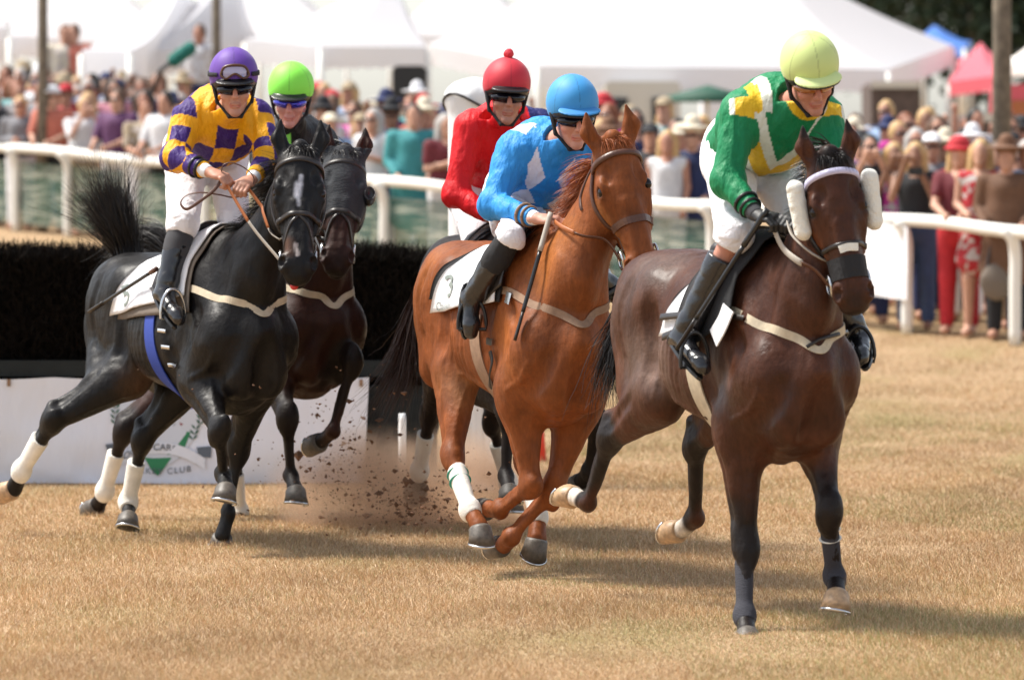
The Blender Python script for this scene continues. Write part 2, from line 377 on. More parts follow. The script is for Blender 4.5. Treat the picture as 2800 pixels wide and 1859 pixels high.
def hoof(co, toe, fwd, lat, parent, mt, shoe=True, sc=1.0):
    co = np.asarray(co, float); toe = np.asarray(toe, float); h = nrm(toe-co); L = .085*sc; toe = co+h*L
    f = nrm(fwd-h*(fwd@h)); l = nrm(np.cross(h, f)); sn = nrm(h*math.cos(.55)-f*math.sin(.55)); m = MB(); K = 20; rings = []
    for i, t in enumerate((0, .12, .5, 1.0)):
        nn = nrm(h*(1-t)+sn*t); ff = nrm(f-nn*(f@nn)); r = (.045+.016*t+(.004 if i == 1 else 0))*sc; c = co+h*L*t*.92
        rings.append([c+ff*(r*1.12*math.cos(a) if math.cos(a) > 0 else r*.85*math.cos(a))+l*r*math.sin(a) for a in np.linspace(0, 2*math.pi, K, endpoint=False)])
    vs = [p for r in rings for p in r]; fs = [(i*K+k, i*K+(k+1) % K, (i+1)*K+(k+1) % K, (i+1)*K+k) for i in range(3) for k in range(K)]
    c = np.mean(rings[-1], 0); inner = [c+(p-c)*.72-sn*.008 for p in rings[-1]]
    vs += inner; fs += [(3*K+k, 3*K+(k+1) % K, 4*K+(k+1) % K, 4*K+k) for k in range(K)]
    vs.append(c-sn*.012); fs += [(4*K+k, 4*K+(k+1) % K, 5*K) for k in range(K)]
    vs.append(co.copy()); fs += [((k+1) % K, k, 5*K+1) for k in range(K)]
    m.add(vs, fs); o = m.build('hoof', mt, parent, True)
    if shoe:
        m2 = MB(); ring = [c+(rings[-1][k % K]-c)*.93+sn*.004 for k in range(-7, 8)]; m2.tube(spline(ring, 40), .007, 6); m2.build('horseshoe', M['steel'], o, True)
    return o
def paint(vs, base, strokes):
    col = np.tile(np.asarray(base, float), (len(vs), 1))
    for (a, b, r, c, soft) in strokes:
        a = np.asarray(a, float); b = np.asarray(b, float); ba = b-a; t = np.clip(((vs-a)@ba)/(ba@ba+1e-9), 0, 1)
        d = np.linalg.norm(vs-a-t[:, None]*ba, axis=1); w = np.clip((r-d)/soft, 0, 1)[:, None]; w = w*w*(3-2*w); col = col*(1-w)+np.asarray(c)*w
    return col

# ------------------------------------------------------------------ the horse
SECS = [(-.90, 1.36, 1.20, .05), (-.84, 1.46, 1.08, .14), (-.70, 1.545, 1.00, .225), (-.55, 1.585, .99, .255), (-.38, 1.575, 1.02, .245),
        (-.20, 1.545, .97, .245), (0, 1.52, .90, .262), (.20, 1.55, .80, .262), (.36, 1.60, .765, .245), (.50, 1.585, .755, .225), (.62, 1.48, .79, .205), (.73, 1.34, .87, .17), (.81, 1.24, 1.00, .09)]
class Horse: pass
def build_horse(name, label, O, yaw, dz, pitch, poll, muz, look, legs, base, strokes=None, coat='coat', mane='hair_black', headL=.60, res=.010, dark=None,
                detail=True, hoofm=('hoof',)*4, stifle=((0, 0, 0), (0, 0, 0)), neckdrop=0):
    h = Horse(); th = R_(yaw); ph = R_(pitch)
    f0 = V(math.sin(th), -math.cos(th), 0); l0 = V(math.cos(th), math.sin(th), 0); u0 = V(0, 0, 1)
    F = f0*math.cos(ph)+u0*math.sin(ph); U = u0*math.cos(ph)-f0*math.sin(ph); Rm = np.stack([F, l0, U], 1)
    O3 = V(O[0], O[1], dz); piv = V(.2, 0, 1.2); Ow = O3+(f0*piv[0]+u0*piv[2])-Rm@piv
    T = lambda x, y, z: Ow+Rm@V(x, y*.94, z)
    h.T, h.F, h.U, h.l, h.Rm, h.O = T, F, U, l0, Rm, O3
    root = empty(name, label, 'horse', (O[0], O[1], 0)); h.root = root
    # head frame
    a = nrm(muz-poll); n = nrm(look-a*(look@a)); l = nrm(np.cross(n, a)); h.a, h.n, h.hl = a, n, l; s_ = headL/.6
    H = lambda u, b, w: poll+(a*u-n*b+l*w*1.13)*s_
    h.H = H; Hr = np.stack([a, n, l]); E = lambda r: (r[0]*s_, r[1]*s_, r[2]*s_*1.07)
    s = SDF(); tor = Rm.T
    s.loft([(a_, b_, c_, d_*(.93 if a_ > .1 else .97)) for a_, b_, c_, d_ in SECS], Ow, Rm, k=0)
    s.cone(T(.20, 0, 1.53), T(.48, 0, 1.555), .05, .06, .09, l0, .8)
    for sg in (-1, 1):
        s.ell(T(-.58, sg*.13, 1.33), (.25, .13, .22), tor, .09)
        s.cone(T(-.80, sg*.10, 1.26), T(-.66, sg*.135, 1.0), .095, .105, .06)
        s.ell(T(-.36, sg*.19, 1.40), (.07, .06, .09), tor, .10)
        s.cone(T(.34, sg*.12, 1.47), T(.62, sg*.155, 1.14), .085, .115, .06, l0, .62)
        s.ell(T(.66, sg*.145, 1.12), (.105, .10, .13), tor, .05)
        s.ell(T(.69, sg*.088, 1.0), (.115, .088, .17), tor, .05)
        s.cone(T(.36, sg*.15, 1.28), T(.42, sg*.175, .99), .11, .085, .05, l0, .55)
        s.ell(T(.05, sg*.13, 1.14), (.38, .155, .215), tor, .06)
    # neck
    B0 = T(.44, 0, 1.30); E0 = H(.12, .135, 0); B1 = T(.66, 0, 1.40+neckdrop); mid = (B0*.25+B1*.35+E0*.4)+(F*.02)
    q = spline([B0, B1*.75+mid*.25, mid, E0], 7); rs = np.array([.29, .25, .205, .172, .150, .134, .120])
    for i in range(6):
        sd_ = nrm(l0*(1-i/6)+l*(i/6)); s.cone(q[i], q[i+1], rs[i], rs[i+1], .05 if i == 0 else .02, sd_, .55+.018*i)
    crest = []
    for i, t in enumerate(np.linspace(0, 1, 7)):
        tg = nrm(q[min(i+1, 6)]-q[max(i-1, 0)]); sd_ = nrm(l0*(1-t)+l*t); up = nrm(np.cross(sd_, tg)); up = up if up@(U*.6+(-F)*.8) > 0 else -up
        crest.append(q[i]+up*(rs[i]-.028))
    crest[0] = T(.30, 0, 1.575); crest[-1] = H(-.015, .05, 0); h.crest = np.array(crest); h.neckq = q
    s.chain(h.crest[1:], [.05, .045, .04, .038, .036, .035], .05)
    for sg in (-1, 1):                                    # brachiocephalic muscle and jugular groove
        s.chain([T(.68, sg*.11, 1.16), (q[2]+q[3])/2+l0*sg*.07+F*.06, H(.16, .16, sg*.045)], [.07, .055, .035], .03)
    # head
    s.ell(H(.09, .085, 0), E((.12, .085, .095)), Hr, .03)
    s.ell(H(.20, .085, 0), E((.13, .075, .108)), Hr, .03)
    s.cone(H(.16, .062, 0), H(.50, .062, 0), .062*s_, .046*s_, .03, l, 1.15)
    s.cone(H(.22, .10, 0), H(.50, .085, 0), .085*s_, .050*s_, .03, l, 1.0)
    for sg in (-1, 1):
        s.ell(H(.225, .165, sg*.062), E((.135, .12, .042)), Hr, .03)                       # cheek
        s.cone(H(.26, .235, sg*.045), H(.50, .135, sg*.022), .028*s_, .022*s_, .02)           # jaw bar
        s.cone(H(.215, .055, sg*.088), H(.39, .085, sg*.062), .017*s_, .009*s_, .012)          # facial crest
        s.ell(H(.182, .045, sg*.080), E((.036, .024, .020)), Hr, .02)                       # brow
        s.ell(H(.15, .015, sg*.062), E((.026, .012, .016)), Hr, .03, 'sub') if detail else None  # hollow above the eye
        s.ell(H(.210, .050, sg*.102), E((.026, .020, .018)), Hr, .010, 'sub')
        s.ell(H(.236, .06, sg*.088), E((.020, .018, .012)), Hr, .01)
        s.cone(H(.27, .02, sg*.018), H(.50, .025, sg*.020), .022*s_, .018*s_, .02)
    s.ell(H(.545, .07, 0), E((.07, .06, .066)), Hr, .03)
    s.ell(H(.597, .075, 0), E((.038, .048, .055)), Hr, .02)
    s.ell(H(.585, .138, 0), E((.042, .034, .042)), Hr, .012)                                # lower lip and chin
    s.cone(H(.45, .14, 0), H(.57, .14, 0), .030*s_, .028*s_, .02)
    for sg in (-1, 1):
        s.ell(H(.545, .045, sg*.050), E((.046, .036, .028)), Hr, .015)
        s.ell(H(.548, .026, sg*.064), E((.032, .024, .020)), nsrot(Hr, sg*.35), .008, 'sub')
        s.cone(H(.525, .118, sg*.06), H(.605, .112, sg*.02), .006*s_, .006*s_, .008, mode='sub')     # mouth line
        # ears
        e0 = H(.02, .075, sg*.055); e1 = H(-.055, .055, sg*.085); e2 = H(-.135, .035, sg*.078)
        ax = nrm(e2-e0); fr = nrm(n-ax*(n@ax)); es = nrm(np.cross(ax, fr))
        s.cone(e0, e1, .030*s_, .036*s_, .02, fr, .7); s.cone(e1, e2, .036*s_, .005*s_, .008, fr, .65)
        s.cone(H(-.01, .035, sg*.078), H(-.10, .018, sg*.080), .020*s_, .012*s_, .006, mode='sub')
    # legs
    h.J = {}
    hoofs = []
    lt = l0
    for key, sg in (('RF', -1), ('LF', 1)):
        if key not in legs: continue
        g = legs[key]; El = T(*g.get('elbow', (.42, sg*.165, .94)))
        K = reach(El, g['K'][0], g['K'][1], .43, g['K'][2]); Fe = reach(K, g['F'][0], g['F'][1], .285, g['F'][2]); Co = reach(Fe, g['C'][0], g['C'][1], .115, g['C'][2])
        To = reach(Co, g['T'][0], g['T'][1], .085, g['T'][2]); h.J[key] = (El, K, Fe, Co, To)
        d1 = nrm(K-El); b1 = nrm(np.cross(lt, d1)); d2 = nrm(Fe-K); b2 = nrm(np.cross(lt, d2)); d3 = nrm(Co-Fe); b3 = nrm(np.cross(lt, d3))
        s.cone(T(.58, sg*.15, 1.08), El+(K-El)*.12, .13, .108, .06, l0, .85)
        s.cone(El, K, .112, .046, .06, l0, .85)
        s.cone(El-b1*.04+d1*.02, El*.40+K*.60-b1*.012, .072, .042, .02)
        s.cone(El+b1*.05, El*.4+K*.6+b1*.018, .062, .032, .02)
        s.ell(K-b2*.006, (.047, .046, .088), np.stack([lt, -b2, d2]), .045)
        s.ell(K+b2*.034+d2*-.012, (.026, .020, .03), np.stack([lt, -b2, d2]), .012)
        s.cone(K, Fe, .034, .0255, .03, lt, .9); s.cone(K+b2*.032, Fe+b2*.026, .018, .017, .010); [s.cone(K+b2*.016+lt*o_*.034+d2*.05, Fe+b2*.014+lt*o_*.03-d2*.03, .008, .008, .012, mode='sub') for o_ in (-1, 1)]
        s.ell(Fe+b3*.006, (.037, .042, .042), np.stack([lt, -b3, d3]), .02); s.ell(Fe+b2*.034, (.03, .022, .026), None, .015)
        s.cone(Fe, Co, .031, .039, .02); hoofs.append((Co, To, -b3, key))
    for key, sg in (('RH', -1), ('LH', 1)):
        if key not in legs: continue
        g = legs[key]; so_ = stifle[0 if sg < 0 else 1]; St = T(-.36+so_[0], sg*.185+so_[1], .99+so_[2]); Hp = T(-.52, sg*.12, 1.30)
        Hk = reach(St, g['K'][0], g['K'][1], .43, g['K'][2]); Fe = reach(Hk, g['F'][0], g['F'][1], .36, g['F'][2]); Co = reach(Fe, g['C'][0], g['C'][1], .115, g['C'][2])
        To = reach(Co, g['T'][0], g['T'][1], .085, g['T'][2]); h.J[key] = (St, Hk, Fe, Co, To)
        d1 = nrm(Hk-St); b1 = nrm(np.cross(lt, d1)); d2 = nrm(Fe-Hk); b2 = nrm(np.cross(lt, d2)); d3 = nrm(Co-Fe); b3 = nrm(np.cross(lt, d3))
        s.cone(Hp, St+(Hp-St)*.12, .20, .145, .07, l0, .66)
        s.cone(T(-.74, sg*.115, 1.22), St*.62+Hk*.38+b1*.035, .125, .075, .05, l0, .8)
        s.cone(St, Hk, .125, .052, .06, l0, .78)
        s.cone(St+b1*.05+d1*.04, St*.35+Hk*.65+b1*.036, .078, .040, .03)
        cal = Hk+b1*.062-d2*.05; s.cone(St*.45+Hk*.55+b1*.055, cal, .034, .024, .02)
        s.cone(cal, Hk+b2*.025+d2*.04, .030, .036, .015); s.ell(Hk, (.052, .058, .080), np.stack([lt, -b2, d2]), .03)
        s.cone(Hk+d2*.02, Fe, .037, .027, .03, lt, .9); s.cone(Hk+b2*.038+d2*.04, Fe+b2*.026, .020, .018, .010); [s.cone(Hk+b2*.018+lt*o_*.036+d2*.08, Fe+b2*.014+lt*o_*.03-d2*.03, .008, .008, .012, mode='sub') for o_ in (-1, 1)]
        s.ell(Fe+b3*.006, (.038, .043, .043), np.stack([lt, -b3, d3]), .02); s.ell(Fe+b2*.034, (.03, .022, .026), None, .015)
        s.cone(Fe, Co, .032, .040, .02); hoofs.append((Co, To, -b3, key))
    # creases between the muscles, veins
    s0 = s.snap()
    def crease(pts, r=.014, k=.03):
        r = r*1.45; k = k*1.15; q_ = s0.project(spline(np.array(pts), 10), r+.001, 4); [s.cone(q_[i], q_[i+1], r*(.5 if i == 0 else 1), r*(.5 if i == 8 else 1), k, mode='sub') for i in range(9)]
    def vein(pts, r=.009):
        q_ = s0.project(spline(np.array(pts), 9), -.004, 4); [s.cone(q_[i], q_[i+1], r, r, .012) for i in range(8)]
    if detail:
        crease([T(.84, 0, 1.15), T(.82, 0, 1.0), T(.76, 0, .84)], .02, .05)
        for sg in (-1, 1):
            crease([T(.40, sg*.22, 1.42), T(.30, sg*.26, 1.25), T(.30, sg*.27, 1.08), T(.36, sg*.25, .95)], .016, .04)
            crease([T(.48, sg*.2, 1.30), T(.58, sg*.24, 1.20), T(.52, sg*.25, 1.08)], .012, .035)
            crease([T(.80, sg*.14, 1.10), T(.74, sg*.17, .98), T(.62, sg*.2, .92)], .014, .04)
            crease([T(-.30, sg*.25, 1.38), T(-.27, sg*.27, 1.20), T(-.30, sg*.27, 1.05)], .016, .05)
            crease([T(-.66, sg*.2, 1.48), T(-.74, sg*.22, 1.30), T(-.70, sg*.22, 1.08)], .014, .04)
            crease([T(-.50, sg*.24, 1.45), T(-.56, sg*.28, 1.28), T(-.54, sg*.26, 1.10)], .010, .03)
            vein([T(.70, sg*.2, 1.06), T(.64, sg*.23, .98), T(.52, sg*.25, .93)])
            vein([T(.20, sg*.22, .92), T(.02, sg*.24, .96), T(-.14, sg*.24, .98)])
            vein([H(.24, .10, sg*.09), H(.32, .10, sg*.085), H(.40, .08, sg*.07)], .004)
            for i in range(7):
                x = .10-.055*i; crease([T(x, sg*.27, 1.30), T(x-.03, sg*.28, 1.15), T(x-.06, sg*.25, 1.0)], .004, .018)
        for key in h.J:
            El, K = h.J[key][:2]; sgn = -1 if key[0] == 'R' else 1; bk = nrm(np.cross(lt, nrm(K-El))); vd = -lt if (lt@V(0, -1, 0)) < 0 else -lt
            for o_ in (-1, 1):
                crease([El+lt*o_*.08+(K-El)*.12+bk*.02, El+lt*o_*.07+(K-El)*.45+bk*.015, El+lt*o_*.05+(K-El)*.85+bk*.01], .010, .03)
            vein([El-bk*.08+lt*.02+(K-El)*.1, El-bk*.06+(K-El)*.45, El-bk*.05+(K-El)*.8-lt*.01], .006)
    wv = Wave(abs(hash(label)) % 97 if False else len(label), 16, warp=1.0)
    wv3 = Wave(len(label)+3, 42, 8, warp=1.3, dirs=(1, 1, .4)); s.noise(lambda X, Y, Z: wv(X, Y, Z)*.006+(np.abs(wv3(X, Y, Z))-.3)*.0055)
    h.sdf = s0
    c0 = H(.10, .14, 0); axn = nrm(h.neckq[-2]-c0); c0 = c0+axn*.10      # plane across the upper neck
    kb = lambda Q: ((Q-c0)@axn > 0) | (np.linalg.norm(Q-H(.28, .12, 0), axis=1) > .52)
    kh = lambda Q: ((Q-c0)@axn < .012) & (np.linalg.norm(Q-H(.28, .12, 0), axis=1) < .535)
    hb = np.array([H(u, b, w) for u in (-.2, .68) for b in (-.05, .30) for w in (-.15, .15)]+[c0+V(.2, .2, .2), c0-V(.2, .2, .2)])
    pa = [s.mesh(res, keep=kb)]
    if detail: pa.append(s.mesh(.005, hb.min(0)-.03, hb.max(0)+.03, keep=kh))
    else: pa.append(s.mesh(.009, hb.min(0)-.03, hb.max(0)+.03, keep=kh))
    vs, fs = merge(pa)
    st = list(strokes(h) if strokes else [])
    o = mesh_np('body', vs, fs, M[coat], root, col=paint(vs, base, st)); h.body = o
    # eyes
    for sg in (-1, 1):
        e = SDF(); e.ell(H(.210, .053, sg*.083), E((.027, .023, .023)), Hr, 0); v_, f_ = e.mesh(.004); mesh_np('eye', v_, f_, M['eye'], root)
    for i, (Co, To, fw, key) in enumerate(hoofs): hoof(Co, To, fw, lt, root, M[hoofm[('RF', 'LF', 'RH', 'LH').index(key)]])
    return h
def nsrot(Hr, t):
    a, n, l = Hr; c, s_ = math.cos(t), math.sin(t); return np.stack([a*c+l*s_*1.0, n, l*c-a*s_])
def bandage(h, key, mt, t0=.12, t1=1.12, extra=None, bs=1.0):
    J = h.J[key]; A, B, Cc = J[1], J[2], J[3]; s = SDF(); a = A+(B-A)*t0; bk = nrm(np.cross(h.l, nrm(B-A)))
    g_ = bs; s.cone(a+bk*.012, B+bk*.009, (.053 if key[1] == 'H' else .049)*g_, .041*g_, 0, h.l, .82); s.ell(B+bk*.012, (.047*g_, .050*g_, .052*g_), None, .03); s.cone(B, B+(Cc-B)*.35, .042*g_, .039*g_, .02)
    s.plane(a, nrm(B-A)); s.plane(B+(Cc-B)*.38, nrm(B-Cc)); v_, f_ = s.mesh(.006)
    o = mesh_np('bandage', v_, f_, M[mt], h.root)
    for t, c in (extra or []):
        p = A+(B-A)*t+bk*.012; d = nrm(B-A); x = nrm(np.cross(d, V(0, 0, 1))); y = np.cross(d, x); m = MB(); m.tube([p+(x*math.cos(k)+y*math.sin(k))*(.0365 if key[1] == 'F' else .042) for k in np.linspace(0, 2*math.pi, 22)], .009, 6, cap=False, flat=.4, side=d); m.build('tape_band', M[c], o, True)
    return o
def mane(h, mt, side=-1, N=900, length=.17, lift=.5, seed=3, t0=0.08, fore=True, back=.5, t1=1.0):
    c = spline(h.crest, 60); r = np.random.default_rng(seed); t = r.uniform(t0, t1, N)*59; i = t.astype(int).clip(0, 58); fr = (t-i)[:, None]
    p = c[i]*(1-fr)+c[i+1]*fr; p = h.sdf.project(p+h.U*.03, -.004, 4); g = h.sdf.grad(p)
    d = g*lift+h.l*side*.8-h.F*back
    strands('mane', p+r.normal(size=(N, 3))*.008, d, length, M[mt], h.root, 7, 1.1, .22, .0022, seed)
    if fore:
        r = np.random.default_rng(seed+1); K = 420; q = np.array([h.H(-.02+.03*x, .03+.05*y, z*.045) for x, y, z in zip(r.random(K), r.random(K), r.uniform(-1, 1, K))]); q = h.sdf.project(q, -.003, 4)
        d = h.n*.5-h.a*.10+h.hl*(r.uniform(-.2, .8, K)[:, None]); strands('forelock', q, d, .085, M[mt], h.root, 6, 2.2, .14, .0016, seed+5, flow=h.a*2.6-h.n*1.0)
def tail(h, guides, mt, N=1400, w=.0022, spread=.035, seed=11, root_at=(-.88, 0, 1.38)):
    """guides: lists of points from the dock to the tip; strands follow random blends of them"""
    r = np.random.default_rng(seed); K = 16; G = np.array([spline(g, K) for g in guides]); wgt = r.dirichlet(np.ones(len(guides))*.55, N)
    p = np.einsum('ng,gkc->nkc', wgt, G); t = np.linspace(0, 1, K)[None, :, None]; L = r.uniform(.55, 1.05, N)[:, None, None]
    off = r.normal(size=(N, 1, 3))*spread*(.4+1.6*t*L); wob = np.cumsum(r.normal(size=(N, K, 3))*.006, axis=1)
    cl = r.normal(size=(N//20+1, 1, 3))[np.arange(N)//20]*spread*1.6*t*t; p = p+off+wob*t+cl
    idx = t*L*(K-1); i = idx.astype(int).clip(0, K-2); fr = idx-i; n_ = np.arange(N)[:, None, None]; q = p[n_[..., 0], i[..., 0]]*(1-fr)+p[n_[..., 0], i[..., 0]+1]*fr
    vs, fs = ribbons(q, w*r.uniform(.6, 1.5, N), seed); return mesh_np('tail', vs, fs, M[mt], h.root)
def eye_loop(H, rx, pts): pass
def bridle(h, mt='leather', noseband=.33, cross=False, brow=None, sheep=None, ring=True, wide=.022, nosepad=False):
    H, s = h.H, h.sdf
    b = strap('bridle', s, [H(.105, .11, -.095), H(.08, .045, -.075), H(.065, .0, -.03), H(.062, -.01, 0), H(.065, .0, .03), H(.08, .045, .075), H(.105, .11, .095)], .024, M[brow or mt], h.root, .006)
    for sg in (-1, 1):
        strap('cheekpiece', s, [H(.02, .13, sg*.08), H(.11, .115, sg*.10), H(.25, .13, sg*.10), H(.36, .12, sg*.08), H(.47, .115, sg*.065)], .017, M[mt], b, .005)
        strap('throatlatch', s, [H(.03, .15, sg*.09), H(.16, .20, sg*.09), H(.30, .27, sg*.07), H(.34, .29, 0)], .014, M[mt], b, .004)
        if ring:
            m = MB(); c = H(.50, .115, sg*.062); t = np.linspace(0, 2*math.pi, 24); m.tube([c+(h.a*math.cos(x)-h.n*math.sin(x))*.040+h.hl*sg*.008 for x in t], .0065, 8, cap=False); m.build('bit_ring', M['steel'], b, True)
    strap('headpiece', s, [H(.02, .13, -.08), H(-.01, .12, -.045), H(-.02, .115, 0), H(-.01, .12, .045), H(.02, .13, .08)], .02, M[mt], b, .005)
    u = noseband
    strap('noseband', s, [H(u+.03, .16, -.05), H(u+.015, .10, -.08), H(u, .04, -.06), H(u-.005, .0, 0), H(u, .04, .06), H(u+.015, .10, .08), H(u+.03, .16, .05), H(u+.03, .2, 0), H(u+.03, .16, -.05)], wide, M[mt], b, .006, n=60)
    if cross:
        for sg in (-1, 1):
            strap('cross_strap', s, [H(u-.01, .005, sg*.005), H(u+.05, .01, -sg*.035), H(u+.12, .05, -sg*.062), H(u+.17, .10, -sg*.06), H(u+.19, .16, -sg*.02)], .012, M[mt], b, .004)
    if sheep:
        for sg in (-1, 1):
            q = SDF(); p0 = H(.10, .10, sg*.132); p1 = H(.27, .12, sg*.126); q.cone(p0, p1, .031, .031, 0, h.hl, .9); q.cone(p0+h.n*.014+h.hl*sg*.006, p1+h.n*.014+h.hl*sg*.006, .027, .027, .03)
            wv = Wave(5+sg, 120); q.noise(lambda X, Y, Z: wv(X, Y, Z)*.003); v_, f_ = q.mesh(.004); mesh_np('fleece_cheekpiece', v_, f_, M['fleece'], b)
    if nosepad:
        o = strap('nose_pad', s, [H(u+.09, .10, -.07), H(u+.09, .04, -.055), H(u+.085, .0, 0), H(u+.09, .04, .055), H(u+.09, .10, .07)], .085, M['black_cloth'], b, .008, n=30); strap('nose_pad_tab', s, [H(u+.015, .0, -.03), H(u+.01, -.01, 0), H(u+.015, .0, .03)], .03, M['fleece'], o, .012, n=14)
    h.bridle = b; return b
def front_of(h, px, py, off):
    d = h.O[1]-1.6+np.arange(220)*.01; Q = np.array([P(px, py, t) for t in d]); i = np.nonzero(h.sdf.at(Q) < off)[0]
    return Q[i[0]] if len(i) else P(px, py, h.O[1]-.8)
def rein(h, sg, hand, mt1, mt2, split=.45, sag=.03, width=.02, via=None):
    a = h.H(.50, .125, sg*.068); q = spline([a]+[front_of(h, x, y, .03) for x, y in (via or [])]+([] if via else [(a+hand)/2+V(0, 0, -sag)])+[hand], 24)
    if not via: q[1:-1] = [p_ if h.sdf.at(p_[None])[0] > .02 else h.sdf.project(p_[None], .025, 6)[0] for p_ in q[1:-1]]
    k = int(24*split)
    o = ribbon_free('rein', q[:k+1], width, .007, M[mt1], h.bridle, side=h.l, n=20)
    ribbon_free('rein_grip', q[k:], width*1.15, .009, M[mt2], o, side=h.l, n=20)
def torso_path(h, x0, ys, zs, xs=None): return [h.T(x, y, z) for x, y, z in zip(xs if xs is not None else [x0]*len(ys), ys, zs)]
def breastplate(h, mt, sag=0, x=.0):
    pts = [h.T(.20, -.30, 1.36), h.T(.42, -.27, 1.37), h.T(.62, -.25, 1.34), h.T(.80, -.12, 1.27+sag), h.T(.86, 0, 1.23+sag), h.T(.80, .12, 1.27+sag), h.T(.62, .25, 1.34), h.T(.42, .27, 1.37), h.T(.20, .30, 1.36)]
    return strap('breastplate', h.sdf, pts, .034, M[mt], h.root, .003, .001, n=110)
def girth(h, mt, x=.18, width=.08):
    a = np.linspace(-.15, math.pi+.15, 15); return strap('girth', h.sdf, [h.T(x+.03*math.sin(t), -.30*math.cos(t), 1.20-.38*math.sin(t)) for t in a], width, M[mt], h.root, .004, .002, n=110)
def saddle(h, cloth='cloth_white', flap='leather', fl=(.02, .40), x0=-.30, x1=.36, dip=.28, number=None, pad='black_cloth', flapbig=0):
    """saddle cloth draped over the back, seat and flaps"""
    def drape(xa, xb, za, off, nm, mt, par, nx=22, na=36, dz=0, wob=.0, slant=0, drop=0):
        g = []
        for i in range(nx):
            for j in range(na):
                t = -1+2*j/(na-1); s_ = 1 if t > 0 else -1; xk = xa+slant*(1-abs(t)**.7); x = xk+(xb-xk)*i/(nx-1); dn = abs(t)**1.1*(za(x)+drop*(.5-i/(nx-1)))
                g.append(h.T(x+.10*dn*0, s_*min(.30, abs(t)*.9), 1.60-dn if abs(t) > .15 else 1.62))
        q = h.sdf.project(np.array(g), off, 8)
        if wob:
            wv = Wave(8, 38); q = q+h.sdf.grad(q, .01)*(wob*(wv(*q.T)+.6))[:, None]
        nn = h.sdf.grad(q, .01); N = len(q); vs = np.concatenate([q, q+nn*.006]); f = []
        for i in range(nx-1):
            for j in range(na-1):
                k = i*na+j; f += [(k, k+1, k+na+1, k+na), (N+k, N+k+na, N+k+na+1, N+k+1)]
        for i in range(nx-1):
            for j in (0, na-1): k = i*na+j; f.append((k, k+na, N+k+na, N+k))
        for j in range(na-1):
            for i in (0, nx-1): k = i*na+j; f.append((k, k+1, N+k+1, N+k))
        return mesh_np(nm, vs, np.array(f), M[mt], par)
    sd = empty('saddle', None, None, (0, 0, 0)); sd.parent = h.root; sd.location = Vector([float(x) for x in h.T(.1, 0, 1.6)])-h.root.location
    del_keys = [k for k in ('label', 'category') if k in sd.keys()]
    drape(x0-.03 if pad != 'grey' else x0+.04, x1+.02, lambda x: dip+.02 if pad != 'grey' else dip+.10, .010, 'saddle_pad', 'grey_cloth' if pad == 'grey' else pad, sd, slant=.24, drop=.0)
    h.cloth = drape(x0, x1, lambda x: dip+.05, .020, 'saddle_cloth', cloth, sd, wob=.008, slant=.28, drop=.06)
    q = SDF(); q.chain([h.T(-.02, 0, 1.60), h.T(.06, 0, 1.585), h.T(.18, 0, 1.60), h.T(.28, 0, 1.66)], [.035, .04, .04, .03], .03, h.l, 2.2)
    q.cone(h.T(-.03, -.07, 1.585), h.T(-.03, .07, 1.585), .026, .026, .03); v_, f_ = q.mesh(.008); mesh_np('seat', v_, f_, M['leather'], sd)
    drape(fl[0], fl[1]+flapbig*.06, lambda x: dip+.02+flapbig*.08-abs(x-(fl[0]+fl[1])/2)*.5, .034, 'saddle_flap', flap, sd, nx=16, na=30)
    h.saddle = sd; return sd
# ------------------------------------------------------------------ the four horses in view and the fifth behind the chestnut
def strokes_bay(h):
    dk = (.012, .008, .007); wht = (.62, .55, .47); out = []
    for k in ('RF', 'LF', 'RH', 'LH'):
        if k not in h.J: continue
        J = h.J[k]; hind = k[1] == 'H'; up = J[0]*(.12 if hind else .28)+J[1]*(.88 if hind else .72)
        out += [(up, J[1], .12, dk, .08), (J[1], J[4], .14, dk, .05)]
        if hind and h.white: out += [(J[2]*.3+J[3]*.7, J[4], .055, wht, .02)]
    H = h.H; out += [(H(.57, .08, 0), H(.64, .1, 0), .10, dk, .07), (H(.0, .0, 0), H(.03, .12, 0), .09, dk, .06), (H(-.17, .03, -.08), H(-.1, .03, -.08), .03, dk, .03), (H(-.17, .03, .08), H(-.1, .03, .08), .03, dk, .03)]
    for sg in (-1, 1): out.append((H(.206, .06, sg*.09), H(.21, .06, sg*.092), .045, dk, .035))
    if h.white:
        T = h.T; lt_ = (.135, .082, .062); pre = []  # paler clipped flank and hindquarters, with coat sheen painted into the colour
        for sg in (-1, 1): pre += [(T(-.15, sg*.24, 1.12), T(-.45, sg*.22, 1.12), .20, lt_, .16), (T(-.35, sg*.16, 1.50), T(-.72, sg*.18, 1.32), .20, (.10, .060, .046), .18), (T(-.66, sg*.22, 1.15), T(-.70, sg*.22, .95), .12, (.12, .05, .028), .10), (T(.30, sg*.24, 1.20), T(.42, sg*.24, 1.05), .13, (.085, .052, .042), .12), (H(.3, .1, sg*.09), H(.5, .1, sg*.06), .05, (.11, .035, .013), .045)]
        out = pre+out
    return out
def strokes_black(h):
    H = h.H; out = [(H(.19, -.01, -.004), H(.235, -.01, -.008), .030, (.50, .50, .55), .026), (H(.15, -.01, .006), H(.19, -.01, .004), .018, (.50, .50, .55), .018), (H(.23, -.01, -.006), H(.285, -.01, -.002), .017, (.5, .5, .55), .018), (H(.47, .0, -.012), H(.52, .0, -.004), .013, (.45, .4, .38), .008), (H(.50, .03, -.03), H(.46, .03, -.035), .05, (.07, .03, .015), .04),
                    (H(.55, .04, .045), H(.55, .04, -.045), .03, (.02, .015, .014), .02)]
    out += [(h.T(-.1, -.2, .92), h.T(-.45, -.15, .95), .16, (.045, .022, .012), .14)]
    return out
